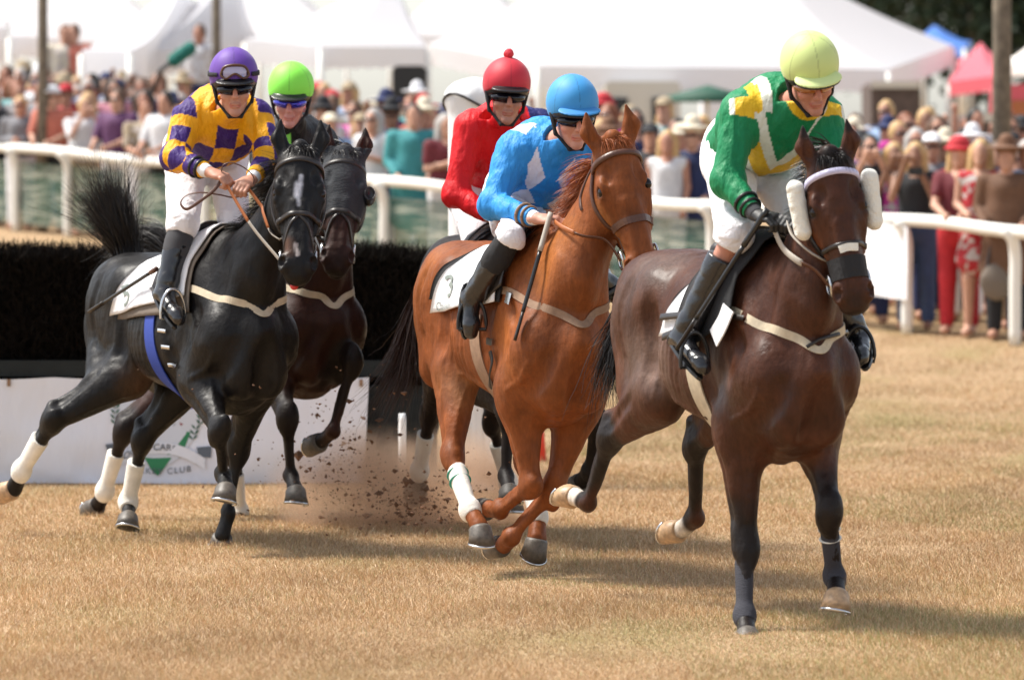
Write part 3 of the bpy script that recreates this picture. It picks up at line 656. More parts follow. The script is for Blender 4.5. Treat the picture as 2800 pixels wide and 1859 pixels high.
def strokes_chest(h):
    H, T = h.H, h.T; q = h.neckq; out = [(q[2]-h.l*.12, q[4]-h.l*.1, .16, (.29, .095, .022), .14), (T(.45, -.22, 1.2), T(.55, -.2, 1.05), .16, (.26, .078, .018), .14), (T(-.5, -.2, 1.45), T(-.75, -.18, 1.2), .16, (.26, .085, .024), .14), (T(.1, -.2, .85), T(-.3, -.2, .95), .14, (.24, .10, .04), .12), (T(.6, 0, .9), T(.72, 0, 1.0), .16, (.125, .032, .008), .14),  # golden highlights painted into the coat colour, chest darker
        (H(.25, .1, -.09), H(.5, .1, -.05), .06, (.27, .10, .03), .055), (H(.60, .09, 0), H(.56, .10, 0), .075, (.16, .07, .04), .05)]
    for sg in (-1, 1): out.append((H(.206, .06, sg*.09), H(.21, .06, sg*.092), .036, (.06, .025, .012), .02)); out.append((H(.548, .03, sg*.055), H(.55, .03, sg*.06), .022, (.03, .012, .01), .01))
    return out
HS = {}
Horse.white = True
# front: dark bay in fleece cheekpieces
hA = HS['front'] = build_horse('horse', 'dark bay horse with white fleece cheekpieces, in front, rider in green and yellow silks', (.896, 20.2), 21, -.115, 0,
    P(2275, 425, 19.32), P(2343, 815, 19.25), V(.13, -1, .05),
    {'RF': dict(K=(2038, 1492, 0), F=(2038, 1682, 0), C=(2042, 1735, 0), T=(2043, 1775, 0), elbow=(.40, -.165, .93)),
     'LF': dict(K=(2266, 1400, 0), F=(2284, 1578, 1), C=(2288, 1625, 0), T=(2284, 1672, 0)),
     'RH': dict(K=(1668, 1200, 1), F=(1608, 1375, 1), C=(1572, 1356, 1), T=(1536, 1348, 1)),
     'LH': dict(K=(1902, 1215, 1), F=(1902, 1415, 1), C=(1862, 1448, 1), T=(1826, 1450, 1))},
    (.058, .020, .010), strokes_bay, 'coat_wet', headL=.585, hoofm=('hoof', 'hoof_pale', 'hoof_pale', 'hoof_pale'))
# black horse, star on its forehead
hB = HS['black'] = build_horse('horse', 'near black horse with a white star, its rider in purple and gold checks', (-1.54, 24.05), 28, -.145, 4.5,
    P(821, 398, 23.2), P(815, 742, 22.95), V(.06, -1, .10),
    {'RF': dict(K=(600, 1175, 0), F=(612, 1300, 1), C=(618, 1335, 0), T=(612, 1372, 0)),
     'LF': dict(K=(652, 1225, 1), F=(625, 1400, 1), C=(608, 1465, 1), T=(600, 1500, 1)),
     'RH': dict(K=(145, 1150, 1), F=(60, 1290, 1), C=(38, 1335, 1), T=(8, 1345, 1)),
     'LH': dict(K=(390, 1200, 1), F=(352, 1375, 1), C=(350, 1415, 0), T=(348, 1445, 0))},
    (.008, .007, .007), strokes_black, 'coat_wet', headL=.63, hoofm=('hoof', 'hoof', 'hoof_pale', 'hoof'))
# chestnut
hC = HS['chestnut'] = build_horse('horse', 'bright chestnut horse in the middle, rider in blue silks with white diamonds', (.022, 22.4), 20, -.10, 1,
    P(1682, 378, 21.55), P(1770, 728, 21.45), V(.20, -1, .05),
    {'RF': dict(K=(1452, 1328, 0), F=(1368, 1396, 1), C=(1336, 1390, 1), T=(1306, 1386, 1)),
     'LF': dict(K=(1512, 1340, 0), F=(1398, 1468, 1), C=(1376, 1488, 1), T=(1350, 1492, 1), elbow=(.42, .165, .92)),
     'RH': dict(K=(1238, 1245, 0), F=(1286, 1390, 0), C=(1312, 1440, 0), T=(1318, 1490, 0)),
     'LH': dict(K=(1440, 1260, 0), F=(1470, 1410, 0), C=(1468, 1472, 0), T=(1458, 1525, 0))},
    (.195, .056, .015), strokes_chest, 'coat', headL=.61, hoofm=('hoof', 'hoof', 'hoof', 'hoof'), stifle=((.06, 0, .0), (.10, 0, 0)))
# hooded bay
Horse.white = False
hD = HS['hooded'] = build_horse('horse', 'dark bay horse in a black hood beside the black horse, rider in lime cap', (-1.25, 25.4), 27, -.12, 2,
    P(944, 408, 24.4), P(918, 745, 24.15), V(.02, -1, .10),
    {'RF': dict(K=(786, 1145, 0), F=(796, 1300, 1), C=(808, 1340, 0), T=(810, 1378, 0)),
     'LF': dict(K=(962, 985, 0), F=(912, 1180, 1), C=(878, 1205, 1), T=(852, 1215, 1)),
     'RH': dict(K=(338, 1178, 1), F=(288, 1345, 1), C=(268, 1380, 1), T=(245, 1392, 1)),
     'LH': dict(K=(640, 1230, 1), F=(656, 1400, 1), C=(655, 1440, 0), T=(652, 1470, 0))},
    (.030, .010, .006), strokes_bay, 'coat', headL=.60)
# the one behind the chestnut
hE = HS['hidden'] = build_horse('horse', 'very dark horse almost hidden behind the chestnut, rider in red silks', (-.10, 24.4), 10, -.12, 0,
    P(1560, 470, 23.2), P(1640, 760, 23.1), V(.3, -1, .05),
    {'RF': dict(K=(1390, 1130, 0), F=(1384, 1300, 1), C=(1392, 1340, 0), T=(1396, 1375, 0), elbow=(.42, -.165, .94)),
     'LF': dict(K=(1628, 1150, 0), F=(1612, 1290, 1), C=(1590, 1315, 1), T=(1570, 1330, 1)),
     'RH': dict(K=(1175, 1130, 1), F=(1148, 1290, 1), C=(1142, 1325, 1), T=(1135, 1350, 1)),
     'LH': dict(K=(1345, 1150, 1), F=(1390, 1320, 1), C=(1400, 1360, 0), T=(1402, 1400, 0))},
    (.014, .009, .008), strokes_bay, 'coat', detail=False)
# ------------------------------------------------------------------ riders
def head_frame(c, face, up):
    f = nrm(face); u = nrm(np.asarray(up, float)-f*(np.asarray(up, float)@f)); l = np.cross(u, f); return f, l, u
def head_sdf(s, c, f, l, u, sc=1.0, k0=.02):
    D = lambda a, b, e: c+(f*a+l*b+u*e)*sc; Rr = np.stack([f, l, u]); E = lambda *r: tuple(q*sc for q in r)
    s.ell(D(-.008, 0, .035), E(.095, .076, .095), Rr, k0); s.ell(D(.030, 0, -.045), E(.060, .056, .068), Rr, .03)
    s.cone(D(.015, 0, -.085), D(.070, 0, -.100), .040*sc, .021*sc, .02, l, 1.25)                 # jaw to chin
    s.ell(D(.076, 0, -.104), E(.016, .020, .015), Rr, .012)
    s.ell(D(.078, 0, .030), E(.018, .052, .013), Rr, .012)                                     # brow ridge
    for g in (-1, 1):
        s.ell(D(.058, g*.043, -.028), E(.026, .022, .020), Rr, .018)                            # cheekbone
        s.ell(D(.094, g*.030, .008), E(.014, .017, .011), Rr, .008, 'sub'); s.ell(D(.075, g*.030, .008), E(.013, .014, .011), Rr, .004)
        s.ell(D(.100, g*.011, -.030), E(.010, .007, .007), Rr, .005)                             # nostril wing
        s.ell(D(.106, g*.007, -.037), E(.005, .0035, .004), Rr, .003, 'sub')
        s.ell(D(-.008, g*.078, -.005), E(.020, .009, .032), Rr, .008)
        s.cone(D(.088, g*.020, -.038), D(.078, g*.032, -.068), .004*sc, .003*sc, .010, mode='sub')   # fold beside the mouth
    s.cone(D(.088, 0, .020), D(.112, 0, -.022), .009*sc, .012*sc, .010); s.ell(D(.112, 0, -.027), E(.012, .011, .009), Rr, .006)
    s.ell(D(.087, 0, -.062), E(.012, .026, .008), Rr, .006); s.ell(D(.085, 0, -.074), E(.012, .022, .0075), Rr, .004)
    s.cone(D(.100, -.022, -.068), D(.100, .022, -.068), .003*sc, .003*sc, .004, mode='sub')
    return D
def hand_sdf(s, w, d, n, sg, grip=1.0, sc=1.0):
    """closed hand: w wrist, d along the hand, n back of the hand, sg +1 when the thumb lies on +cross(n,d)"""
    d = nrm(d); n = nrm(n-d*(n@d)); a = np.cross(n, d)*sg; Rr = np.stack([d, a, n])
    s.cone(w-d*.03, w+d*.01, .027*sc, .026*sc, .01, n, .8); s.ell(w+d*.045, (.048*sc, .040*sc, .019*sc), Rr, .02)
    for i, (o, L) in enumerate(((.028, .95), (.009, 1.05), (-.010, 1.0), (-.028, .82))):
        b = w+d*.078*sc+a*o*sc; t1 = nrm(d*.75-n*.65*grip); p1 = b+t1*.036*L*sc; t2 = nrm(-n*1.0-d*.25*grip); p2 = p1+t2*.026*L*sc; p3 = p2+nrm(-d*.9-n*.1)*.020*L*sc
        s.cone(b, p1, .0105*sc, .0095*sc, .006); s.cone(p1, p2, .0095*sc, .0088*sc, .003); s.cone(p2, p3, .0088*sc, .0075*sc, .003)
    b = w+d*.022*sc+a*.030*sc-n*.006; p1 = b+nrm(d*.7+a*.5-n*.4)*.036*sc; p2 = p1+nrm(d*.75-a*.45-n*.5)*.030*sc
    s.cone(b, p1, .0135*sc, .0115*sc, .012); s.cone(p1, p2, .0110*sc, .0090*sc, .004)
SKIN = (.50, .24, .16)
def rider(label, J, head, silk, horse, cap, skin=SKIN, gloves=False, breech='breeches', boottop=None, bootcol='boot', wr=3, peak=None, lens='lens', sock='grey', group=None, hsc=1.0, kcut=.055, kr=.074, fold=.007):
    """J: joints in the world (pel, hipR/L, kneeR/L, ankR/L, toeR/L, shR/L, elR/L, wrR/L, handR/L direction)"""
    root = empty('person', label, 'jockey', tuple(J['pel'])); K = Horse(); K.root = root; K.J = J
    hc, f, l, u = head; D0 = lambda a, b, e: hc+f*a+l*b+u*e
    chest = (J['shR']+J['shL'])/2; pel = J['pel']; up = nrm(chest-pel); lat = nrm(J['shL']-J['shR']); lat = nrm(lat-up*(lat@up)); fr = np.cross(lat, up)    # front of the chest
    if fr@V(0, -1, -.3) < 0: fr = -fr
    # ---- body
    s = SDF(); D = head_sdf(s, hc, f, l, u, hsc); nb = chest+up*.03
    s.cone(D0(-.02, 0, -.06), nb, .052, .062, .03); s.cone(chest-up*.05, pel, .11, .12, .04, lat, 1.2); s.cone(J['shR'], J['shL'], .05, .05, .03)
    for g in 'RL':
        s.cone(J['sh'+g], J['el'+g], .045, .036, .03); s.cone(J['el'+g], J['wr'+g], .036, .026, .02)
        s.cone(J['hip'+g], J['knee'+g], .075, .052, .03); s.cone(J['knee'+g], J['ank'+g], .046, .026, .02); s.cone(J['ank'+g], J['toe'+g]*.7+J['ank'+g]*.3, .022, .018, .02)
    hb = []
    for g in 'RL':
        d = J['hd'+g]; hand_sdf(s, J['wr'+g]+nrm(d)*.012, d, J['hn'+g], 1 if g == 'R' else -1); c = J['wr'+g]+nrm(d)*.065; hb.append((c-.115, c+.115))
    hb.append((hc-V(.17, .17, .15), hc+V(.17, .17, .22)))
    inb = lambda Q, b, e=0: ((Q > b[0]-e) & (Q < b[1]+e)).all(1)
    parts = [s.mesh(.011, keep=lambda Q: ~(inb(Q, hb[0])|inb(Q, hb[1])|inb(Q, hb[2])))]
    parts.append(s.mesh(.0034, hb[2][0]-.02, hb[2][1]+.02, keep=lambda Q: inb(Q, hb[2], .006)))
    for b in hb[:2]: parts.append(s.mesh(.0036, b[0]-.01, b[1]+.01, keep=lambda Q, b=b: inb(Q, b, .006)))
    vs, fs = merge(parts); sk = np.array(skin); lip = sk*V(.85, .55, .55)
    col = paint(vs, sk, [(D(.085, -.02, -.068), D(.085, .02, -.068), .015, lip, .006), (D(.11, 0, -.02), D(.1, 0, -.0), .022, sk*V(1.1, .8, .75), .02), (D(.05, .05, -.03), D(.05, .05, -.03), .04, sk*V(1.1, .82, .8), .03),
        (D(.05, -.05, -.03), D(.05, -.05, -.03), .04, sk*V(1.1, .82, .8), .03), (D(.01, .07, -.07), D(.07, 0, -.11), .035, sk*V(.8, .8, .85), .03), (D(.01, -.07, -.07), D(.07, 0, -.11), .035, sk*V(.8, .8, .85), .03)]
        + ([(J['wr'+g]+nrm(J['hd'+g])*.005, J['wr'+g]+nrm(J['hd'+g])*.12, .09, (.012, .012, .013), .01) for g in 'RL'] if gloves else []))
    mesh_np('body', vs, fs, M['skin'], root, col=col)
    # ---- jacket
    q = SDF(); wv = Wave(wr, 34, 8, 1.2, dirs=(1.3, 1.3, .55)); wv2 = Wave(wr+9, 75, 6, 1.2)
    q.cone(pel+up*.02, chest-up*.10, .150, .168, .05, lat, 1.16); q.cone(chest-up*.16, chest-up*.03, .165, .120, .05, lat, 1.32)
    q.cone(J['shR']+(J['shL']-J['shR'])*.10, J['shL']+(J['shR']-J['shL'])*.10, .082, .082, .06); q.ell(chest-up*.06-fr*.06, (.12, .14, .12), None, .08)
    q.cone(chest, D0(-.022, 0, -.085), .085, .066, .05)
    for g in 'RL':
        q.cone(J['sh'+g], J['el'+g], .076, .060, .05); q.cone(J['el'+g], J['wr'+g], .062, .036, .03); q.ell(J['el'+g]-up*.01, (.062, .062, .062), None, .03)
    q.noise(lambda X, Y, Z: -(.35-np.abs(wv(X, Y, Z))*1.9)*fold-(wv2(X, Y, Z))*.003)
    K.jdf = q.snap()
    q.plane(pel-up*.03, up); ncp = D0(-.02, 0, -.092); ncd = nrm(u-f*.35)
    q._add(lambda X, Y, Z: np.where(np.sqrt((X-ncp[0])**2+(Y-ncp[1])**2+(Z-ncp[2])**2) < .125, (X-ncp[0])*ncd[0]+(Y-ncp[1])*ncd[1]+(Z-ncp[2])*ncd[2], -.1), [-1e9]*3, [1e9]*3, 0, 'and')

    for g in 'RL': pass
    # cuffs: cut only near the wrist
    def cutw(X, Y, Z):
        r = None
        for g in 'RL':
            w = J['wr'+g]; dd = nrm(w-J['el'+g]); t = (X-w[0])*dd[0]+(Y-w[1])*dd[1]+(Z-w[2])*dd[2]; rad = np.sqrt((X-w[0])**2+(Y-w[1])**2+(Z-w[2])**2)
            v = np.where(rad < .14, t+.028, -.1); r = v if r is None else np.maximum(r, v)
        return r
    q._add(cutw, [-1e9]*3, [1e9]*3, 0, 'and')
    vs, fs = q.mesh(.0055)
    # region and pattern coordinates
    def segd(a, b): ba = b-a; t = np.clip(((vs-a)@ba)/(ba@ba), 0, 1); return np.linalg.norm(vs-a-t[:, None]*ba, axis=1), t
    rel = vs-chest; la = rel@lat; h_ = rel@up; fo = rel@fr; reg = np.zeros(len(vs), int); at = np.zeros(len(vs)); an = np.zeros(len(vs))
    for i, g in enumerate('RL'):
        a, b, c = J['sh'+g], J['el'+g], J['wr'+g]; d1, t1 = segd(a, b); d2, t2 = segd(b, c); L1 = np.linalg.norm(b-a); dm = np.minimum(d1, d2)
        dt, tt = segd(pel, chest-up*.08); m = (dm < .098) & ((np.where(d1 < d2, t1, 1) > .15)) & (dm*1.9 < dt)
        reg[m] = i+1; at = np.where(m, np.where(d1 < d2, t1*L1, L1+t2*np.linalg.norm(c-b)), at)
        ax = nrm(b-a); r1 = vs-a; r1 = r1-np.outer(r1@ax, ax); e1 = nrm(fr-ax*(fr@ax)); e2 = np.cross(ax, e1); an = np.where(m, np.arctan2(r1@e2, r1@e1), an)
    nd = np.linalg.norm(vs-D0(-.022, 0, -.085), axis=1)
    col = np.array(silk(la, h_, fo, reg, at, an, nd), float)
    K.jacket = mesh_np('jacket', vs, fs, M['silk'], root, col=col)
    K.chest, K.up, K.lat, K.fr, K.pel = chest, up, lat, fr, pel
    # buttons down the front
    # ---- breeches
    b = SDF(); wb = Wave(wr+3, 40, 7, 1.3); b.ell(pel-up*.02-fr*.03, (.16, .145, .15), None, .05); b.cone(pel-up*.02, pel+up*.08, .14, .14, .04, lat, 1.12)
    for g in 'RL':
        hp, kn, an_ = J['hip'+g], J['knee'+g], J['ank'+g]; b.cone(hp-fr*.02, kn, .112, kr, .05); b.cone(kn, kn+(an_-kn)*.28, kr, .056, .03); b.cone(pel-fr*.07-up*.04, hp, .11, .11, .05)
    b.noise(lambda X, Y, Z: -(.35-np.abs(wb(X, Y, Z))*1.9)*.006)
    def cutk(X, Y, Z):
        r = None
        for g in 'RL':
            kn, an_ = J['knee'+g], J['ank'+g]; dd = nrm(an_-kn); t = (X-kn[0])*dd[0]+(Y-kn[1])*dd[1]+(Z-kn[2])*dd[2]; rad = np.sqrt((X-kn[0])**2+(Y-kn[1])**2+(Z-kn[2])**2)
            v = np.where(rad < .22, t-kcut, -.1); r = v if r is None else np.maximum(r, v)
        return r
    b._add(cutk, [-1e9]*3, [1e9]*3, 0, 'and'); vs, fs = b.mesh(.008); mesh_np('breeches', vs, fs, M[breech], root)
    # ---- boots and socks
    for g in 'RL':
        kn, an_, to = J['knee'+g], J['ank'+g], J['toe'+g]; dd = nrm(an_-kn); td = nrm(to-an_); e = SDF()
        e.cone(kn+dd*(kcut-.01), kn+dd*.13, kr*.86, .060, 0); e.cone(kn+dd*.10, an_-dd*.03, .060, .046, .02); e.plane(kn+dd*(kcut-.015), dd)
        if sock: v_, f_ = e.mesh(.008); mesh_np('sock', v_, f_, M['black_cloth'] if sock == 'black' else M['grey_sock'], root)
        e = SDF(); e.cone(kn+dd*.12, an_-dd*.05, .0635, .050, 0); e.cone(an_-dd*.06, an_, .050, .042, .02); e.cone(an_+dd*.015, to+dd*.01, .040, .030, .03, nrm(np.cross(td, dd)), 1.12)
        e.ell(an_-td*.03+dd*.035, (.035, .035, .035), None, .03); e.ell(to-td*.03, (.036, .036, .03), None, .02); we = Wave(3+wr, 50, 6)
        e.noise(lambda X, Y, Z: we(X, Y, Z)*.0035); e.plane(kn+dd*.105, dd); v_, f_ = e.mesh(.006); bo = mesh_np('boot', v_, f_, M[bootcol], root)
        nn = nrm(np.cross(td, np.cross(dd, td))); m = MB(); sdl = nrm(np.cross(td, nn)); hl = an_-td*.05
        K2 = 16; o = []
        for zz in (.044, .056):
            for t in np.linspace(0, 2*math.pi, K2, endpoint=False): o.append((hl+to)/2+td*(np.linalg.norm(to-hl)/2+.03)*math.cos(t)+sdl*.037*math.sin(t)+nn*(zz-.0))
        m.add(o, [tuple(range(K2))[::-1]] if False else [(i, (i+1) % K2, K2+(i+1) % K2, K2+i) for i in range(K2)]+[(0, i, i+1) for i in range(1, K2-1)]+[(K2, K2+i+1, K2+i) for i in range(1, K2-1)])
        m.build('boot_sole', M['black_plastic'], bo)
    # ---- helmet, straps, goggles
    Rh = np.stack([f, l, u]); hs = hsc; E = SDF(); E.ell(D(-.010, 0, .068), (.131*hs, .112*hs, .122*hs), Rh, 0); K.helm = E.snap(); E.plane(D(.12, 0, .052), nrm(u*1.0+f*-.28)); wc = Wave(4, 30, 5)
    E.noise(lambda X, Y, Z: wc(X, Y, Z)*.0012); vs, fs = E.mesh(.005)
    rl = (vs-D(0, 0, 0)); a_ = np.arctan2(rl@l, rl@f); seam = np.abs(((a_+math.pi/6) % (math.pi/3))-math.pi/6)*np.hypot(rl@l, rl@f) < .0022
    col = np.tile(np.array(cap, float), (len(vs), 1)); col[seam] *= .72
    hm = mesh_np('helmet', vs, fs, M['helmet'], root, col=col); K.helmet = hm
    E = SDF(); E.ell(D(-.010, 0, .066), (.129*hs, .110*hs, .118*hs), Rh, 0); E.plane(D(.12, 0, .030), nrm(u*1.0+f*-.22)); E.plane(D(.12, 0, .062), -nrm(u*1.0+f*-.28))
    pk = np.stack([nrm(f*.97-u*.22), l, nrm(u*.97+f*.22)]); E.ell(D(.108, 0, .044), (.052*hs, .090*hs, .010*hs), pk, .012)
    v_, f_ = E.mesh(.005); mesh_np('helmet_rim', v_, f_, M['black_plastic'], hm)
    if peak is not None:
        E = SDF(); E.ell(D(.108, 0, .054), (.056*hs, .094*hs, .012*hs), pk, .0); E.plane(D(.11, 0, .050), pk[2]); v_, f_ = E.mesh(.004); mesh_np('peak_cover', v_, f_, M['helmet'], hm, col=np.tile(np.array(peak, float), (len(v_), 1)))
    E = SDF()
    for g in (-1, 1): E.cone(D(.005, g*.094, .035), D(.012, g*.080, -.055), .026*hs, .014*hs, .01, l, .45); E.cone(D(.012, g*.080, -.055), D(.058, g*.028, -.122), .009*hs, .008*hs, .01, l, .6)
    E.cone(D(.058, -.028, -.122), D(.058, .028, -.122), .008, .008, .008); v_, f_ = E.mesh(.004); mesh_np('chin_strap', v_, f_, M['black_cloth'], hm)
    E = SDF(); E.ell(D(.044, 0, .004), (.068*hs, .082*hs, .034*hs), Rh, 0); E.cone(D(.10, 0, .0), D(.125, 0, -.03), .012, .016, .006, mode='sub'); v_, f_ = E.mesh(.0035)
    K.glasses = mesh_np('goggles', v_, f_, M[lens], root)
    for g in (-1, 1): m = MB(); m.tube(spline([D(.06, g*.074, .012), D(.02, g*.090, .014), D(-.03, g*.094, .014)], 8), .009*hs, 8, flat=.35, side=l); m.build('goggle_strap', M['black_plastic'], K.glasses, True)
    K.D = D; K.f, K.l, K.u = f, l, u
    return K
def cuffs(K, g, mt, bands=0, bmat='black_plastic'):
    J = K.J; w, e = J['wr'+g], J['el'+g]; d = nrm(w-e); s = SDF(); s.cone(w-d*.045, w+d*.008, .037, .029, 0); s.plane(w+d*.005, -d); v_, f_ = s.mesh(.005); mesh_np('cuff', v_, f_, M[mt], K.root)
    for i in range(bands):
        c = w-d*(.05+.035*i); a = nrm(np.cross(d, V(0, 0, 1))); b = np.cross(d, a); t = np.linspace(0, 2*math.pi, 20); r = .043+.005*i
        m = MB(); m.tube([c+(a*math.cos(x)+b*math.sin(x))*r for x in t], .0075, 6, cap=False, side=d); m.build('sleeve_band', M[bmat], K.root, True)
def stirrup(h, K, g, mt='black_plastic', leather='leather'):
    J = K.J; to, an = J['toe'+g], J['ank'+g]; td = nrm(to-an); c = an*.45+to*.55+V(0, 0, -.035); x = nrm(np.cross(td, V(0, 0, 1))); t = np.linspace(-.2, math.pi+.2, 18); r = []
    for a in t: r.append(c+x*.062*math.cos(a)+V(0, 0, 1)*(.115*math.sin(a)))
    m = MB(); m.tube(r+[r[0]], .008, 8, cap=False); o = m.build('stirrup', M[mt], h.saddle, True)
    top = c+V(0, 0, .115); s_ = -1 if g == 'R' else 1; ribbon_free('stirrup_leather', [top, (top+h.T(.16, s_*.30, 1.30))/2, h.T(.16, s_*.29, 1.38)], .024, .006, M[leather], o, side=h.F, n=12)
M['grey_sock'] = mat('grey_sock', (.05, .05, .055), rough=.9, bump=[(400, .0006)])
def whip(label, a, b, grip=.2, bend=.0, wrap='rubber'):
    a = np.asarray(a, float); b = np.asarray(b, float); root = empty('whip', label, 'riding whip', tuple((a+b)/2)); n = spline([a, (a+b)/2+V(bend, 0, 0), b], 24); k = int(24*grip)
    m = MB(); m.tube(n[:k+1], .0125, 10); m.build('handle', M[wrap], root, True)
    m = MB(); m.tube(n[k:19], np.linspace(.010, .009, 19-k), 8); m.build('shaft', M['black_plastic'], root, True)
    m = MB(); m.tube(n[18:], .017, 8, flat=.45); m.build('flap', M['leather'], root, True); return root
PUR, GOLD = (.040, .012, .14), (.80, .37, .005)
def silk_check(la, h, fo, reg, at, an, nd):
    i = np.floor(la/.10+.5); j = np.floor((h-.04)/.125+.5); c = ((i+j) % 2 == 0) & (h < .10) | ((np.abs(la) > .10) & (h >= .10) & ((np.floor(fo/.075)+np.floor(la/.09)) % 2 == 0))
    c2 = ((np.floor(at/.085)+np.floor((an+math.pi)/(math.pi/2))) % 2 == 0) & (at > .09); c = np.where(reg > 0, c2, c) & (nd > .13)
    return np.where(c[:, None], PUR, GOLD)
def silk_blue(la, h, fo, reg, at, an, nd):
    B = np.array((.028, .26, .66)); W_ = np.array((.70, .70, .80)); c = np.tile(B, (len(la), 1)); m = np.zeros(len(la), bool)
    for cx in (-.085, .085):
        for cy in (.0, -.165, -.33): m |= (np.abs(la-cx)/.056+np.abs(h-cy)/.088 < 1) & (fo > -.09)
    m |= (np.abs(np.abs(la)-.13)/.05+np.abs(fo+.09)/.06 < 1) & (h > -.05)
    c[m & (reg == 0)] = W_; return c
def silk_green(la, h, fo, reg, at, an, nd):
    G = np.array((.003, .185, .066)); Y = np.array((.70, .44, .015)); W_ = np.array((.66, .68, .60)); c = np.tile(G, (len(la), 1)); fr_ = (fo > -.03) & (reg == 0)
    v = h-np.abs(la)*1.7+.17; c[fr_ & (v > 0) & (v < .085)] = W_; c[fr_ & (v >= -.14) & (v <= 0)] = Y; c[fr_ & (v > -.19) & (v < -.14)] = W_
    sh = (h > -.03) & (np.abs(la) > .075) & (fo < .035) & (nd > .10); c[sh & (np.abs(la) < .115)] = W_; c[sh & (np.abs(la) >= .115) & (np.abs(la) < .165)] = Y
    c[(nd < .095)] = Y; c[(reg > 0) & (at > .50) & (at < .515)] = (.02, .03, .02); return c
def silk_red(la, h, fo, reg, at, an, nd):
    Rd = np.array((.64, .005, .011)); N = np.array((.012, .016, .11)); c = np.tile(Rd, (len(la), 1)); c[(reg == 2) | ((la > .09) & (reg == 0) & (fo < .06)) | ((h < -.33) & (reg == 0))] = N; return c
def silk_black(la, h, fo, reg, at, an, nd):
    c = np.tile(np.array((.012, .012, .014)), (len(la), 1)); c[(np.abs(la+.05) < .015) & (fo > 0) & (reg == 0)] = (.25, .8, .12); return c
def clear(h, px, py, d, off=.06):
    while h.sdf.at(P(px, py, d)[None])[0] < off and d > 15: d -= .01
    return P(px, py, d)
def joints(O, px, h=None, off=.075):
    """px: name -> (x, y, depth offset from the horse's origin)"""
    if h is not None:
        J = {k: (clear(h, v[0], v[1], O+v[2], off) if k in ('kneeR', 'ankR', 'toeR', 'wrR') else P(v[0], v[1], O+v[2])) for k, v in px.items()}
        L = lambda a, b: round(float(np.linalg.norm(J[a]-J[b])), 2)
        print('RIDER thigh', L('hipR', 'kneeR'), 'shin', L('kneeR', 'ankR'), 'foot', L('ankR', 'toeR'), 'uarm', L('shR', 'elR'), 'farm', L('elR', 'wrR'), 'torso', L('pel', 'shR'), 'shoulders', L('shR', 'shL'), {k: round(float(J[k][1]-O), 2) for k in ('kneeR', 'ankR', 'toeR', 'wrR')})
        return J
    return {k: P(v[0], v[1], O+v[2]) for k, v in px.items()}
# ------------------------------------------------------------------ tack and riders placed
# purple and gold on the black horse
JB = joints(24.05, dict(pel=(556, 405, .06), hipR=(512, 425, .02), hipL=(612, 425, .08), kneeR=(500, 612, -.38), kneeL=(640, 600, -.20), ankR=(452, 800, -.26), toeR=(490, 868, -.42), ankL=(700, 790, -.1), toeL=(720, 850, -.25),
    shR=(515, 322, -.40), shL=(705, 322, -.30), elR=(478, 432, -.52), elL=(735, 430, -.45), wrR=(570, 470, -.68), wrL=(690, 490, -.66)), hB)
JB['hdR'] = V(.8, -.45, -.25); JB['hnR'] = V(.1, -.4, 1); JB['hdL'] = V(-.3, -.6, -.2); JB['hnL'] = V(.3, -.3, 1)
hd = P(640, 243, 24.05-.55); KB = rider('jockey in purple cap and purple and gold checked jacket on the black horse', JB, (hd, *head_frame(hd, V(.10, -1, -.12), V(-.02, -.1, 1))), silk_check, hB, (.11, .035, .30), wr=3, hsc=1.03)
# green and yellow on the front horse
JA = joints(20.2, dict(pel=(2035, 420, .10), hipR=(2000, 450, .04), hipL=(2105, 450, .10), kneeR=(2008, 640, -.28), kneeL=(2190, 640, -.25), ankR=(1868, 920, -.22), toeR=(1925, 1000, -.38), ankL=(2345, 915, -.1), toeL=(2352, 975, -.27),
    shR=(2022, 305, -.36), shL=(2255, 318, -.28), elR=(1990, 495, -.45), elL=(2290, 480, -.40), wrR=(2068, 588, -.62), wrL=(2190, 590, -.62)), hA, .085)
JA['hdR'] = V(.6, -.7, -.1); JA['hnR'] = V(-.1, -.5, 1); JA['hdL'] = V(-.4, -.6, -.1); JA['hnL'] = V(.2, -.4, 1)
hd = P(2216, 218, 20.2-.48); KA = rider('jockey in pale lime cap and green jacket with yellow chevron on the front horse', JA, (hd, *head_frame(hd, V(.26, -1, -.50), V(-.05, -.45, 1))), silk_green, hA, (.56, .66, .24), wr=6, gloves=True, sock=None, lens='lens_amber', peak=(.62, .72, .30), hsc=1.03, skin=(.50, .22, .15))
# blue with white diamonds on the chestnut
JC = joints(22.4, dict(pel=(1425, 535, .16), hipR=(1395, 562, .08), hipL=(1475, 565, .12), kneeR=(1392, 655, -.24), kneeL=(1480, 650, -.2), ankR=(1292, 815, .02), toeR=(1290, 905, -.15), ankL=(1690, 800, .1), toeL=(1700, 860, -.05),
    shR=(1405, 412, -.22), shL=(1598, 415, -.16), elR=(1350, 560, -.32), elL=(1610, 560, -.25), wrR=(1466, 598, -.48), wrL=(1570, 600, -.48)), hC)
JC['hdR'] = V(.9, -.4, -.05); JC['hnR'] = V(-.1, -.35, 1); JC['hdL'] = V(-.2, -.6, -.1); JC['hnL'] = V(.2, -.4, 1)
hd = P(1566, 325, 22.4-.36); KC = rider('jockey in sky blue cap and blue jacket with white diamonds on the chestnut', JC, (hd, *head_frame(hd, V(.26, -1, -.20), V(.04, -.3, 1))), silk_blue, hC, (.035, .27, .60), wr=11, kcut=.0, kr=.066, sock='black', peak=(.03, .22, .52), hsc=1.03, skin=(.56, .28, .20))
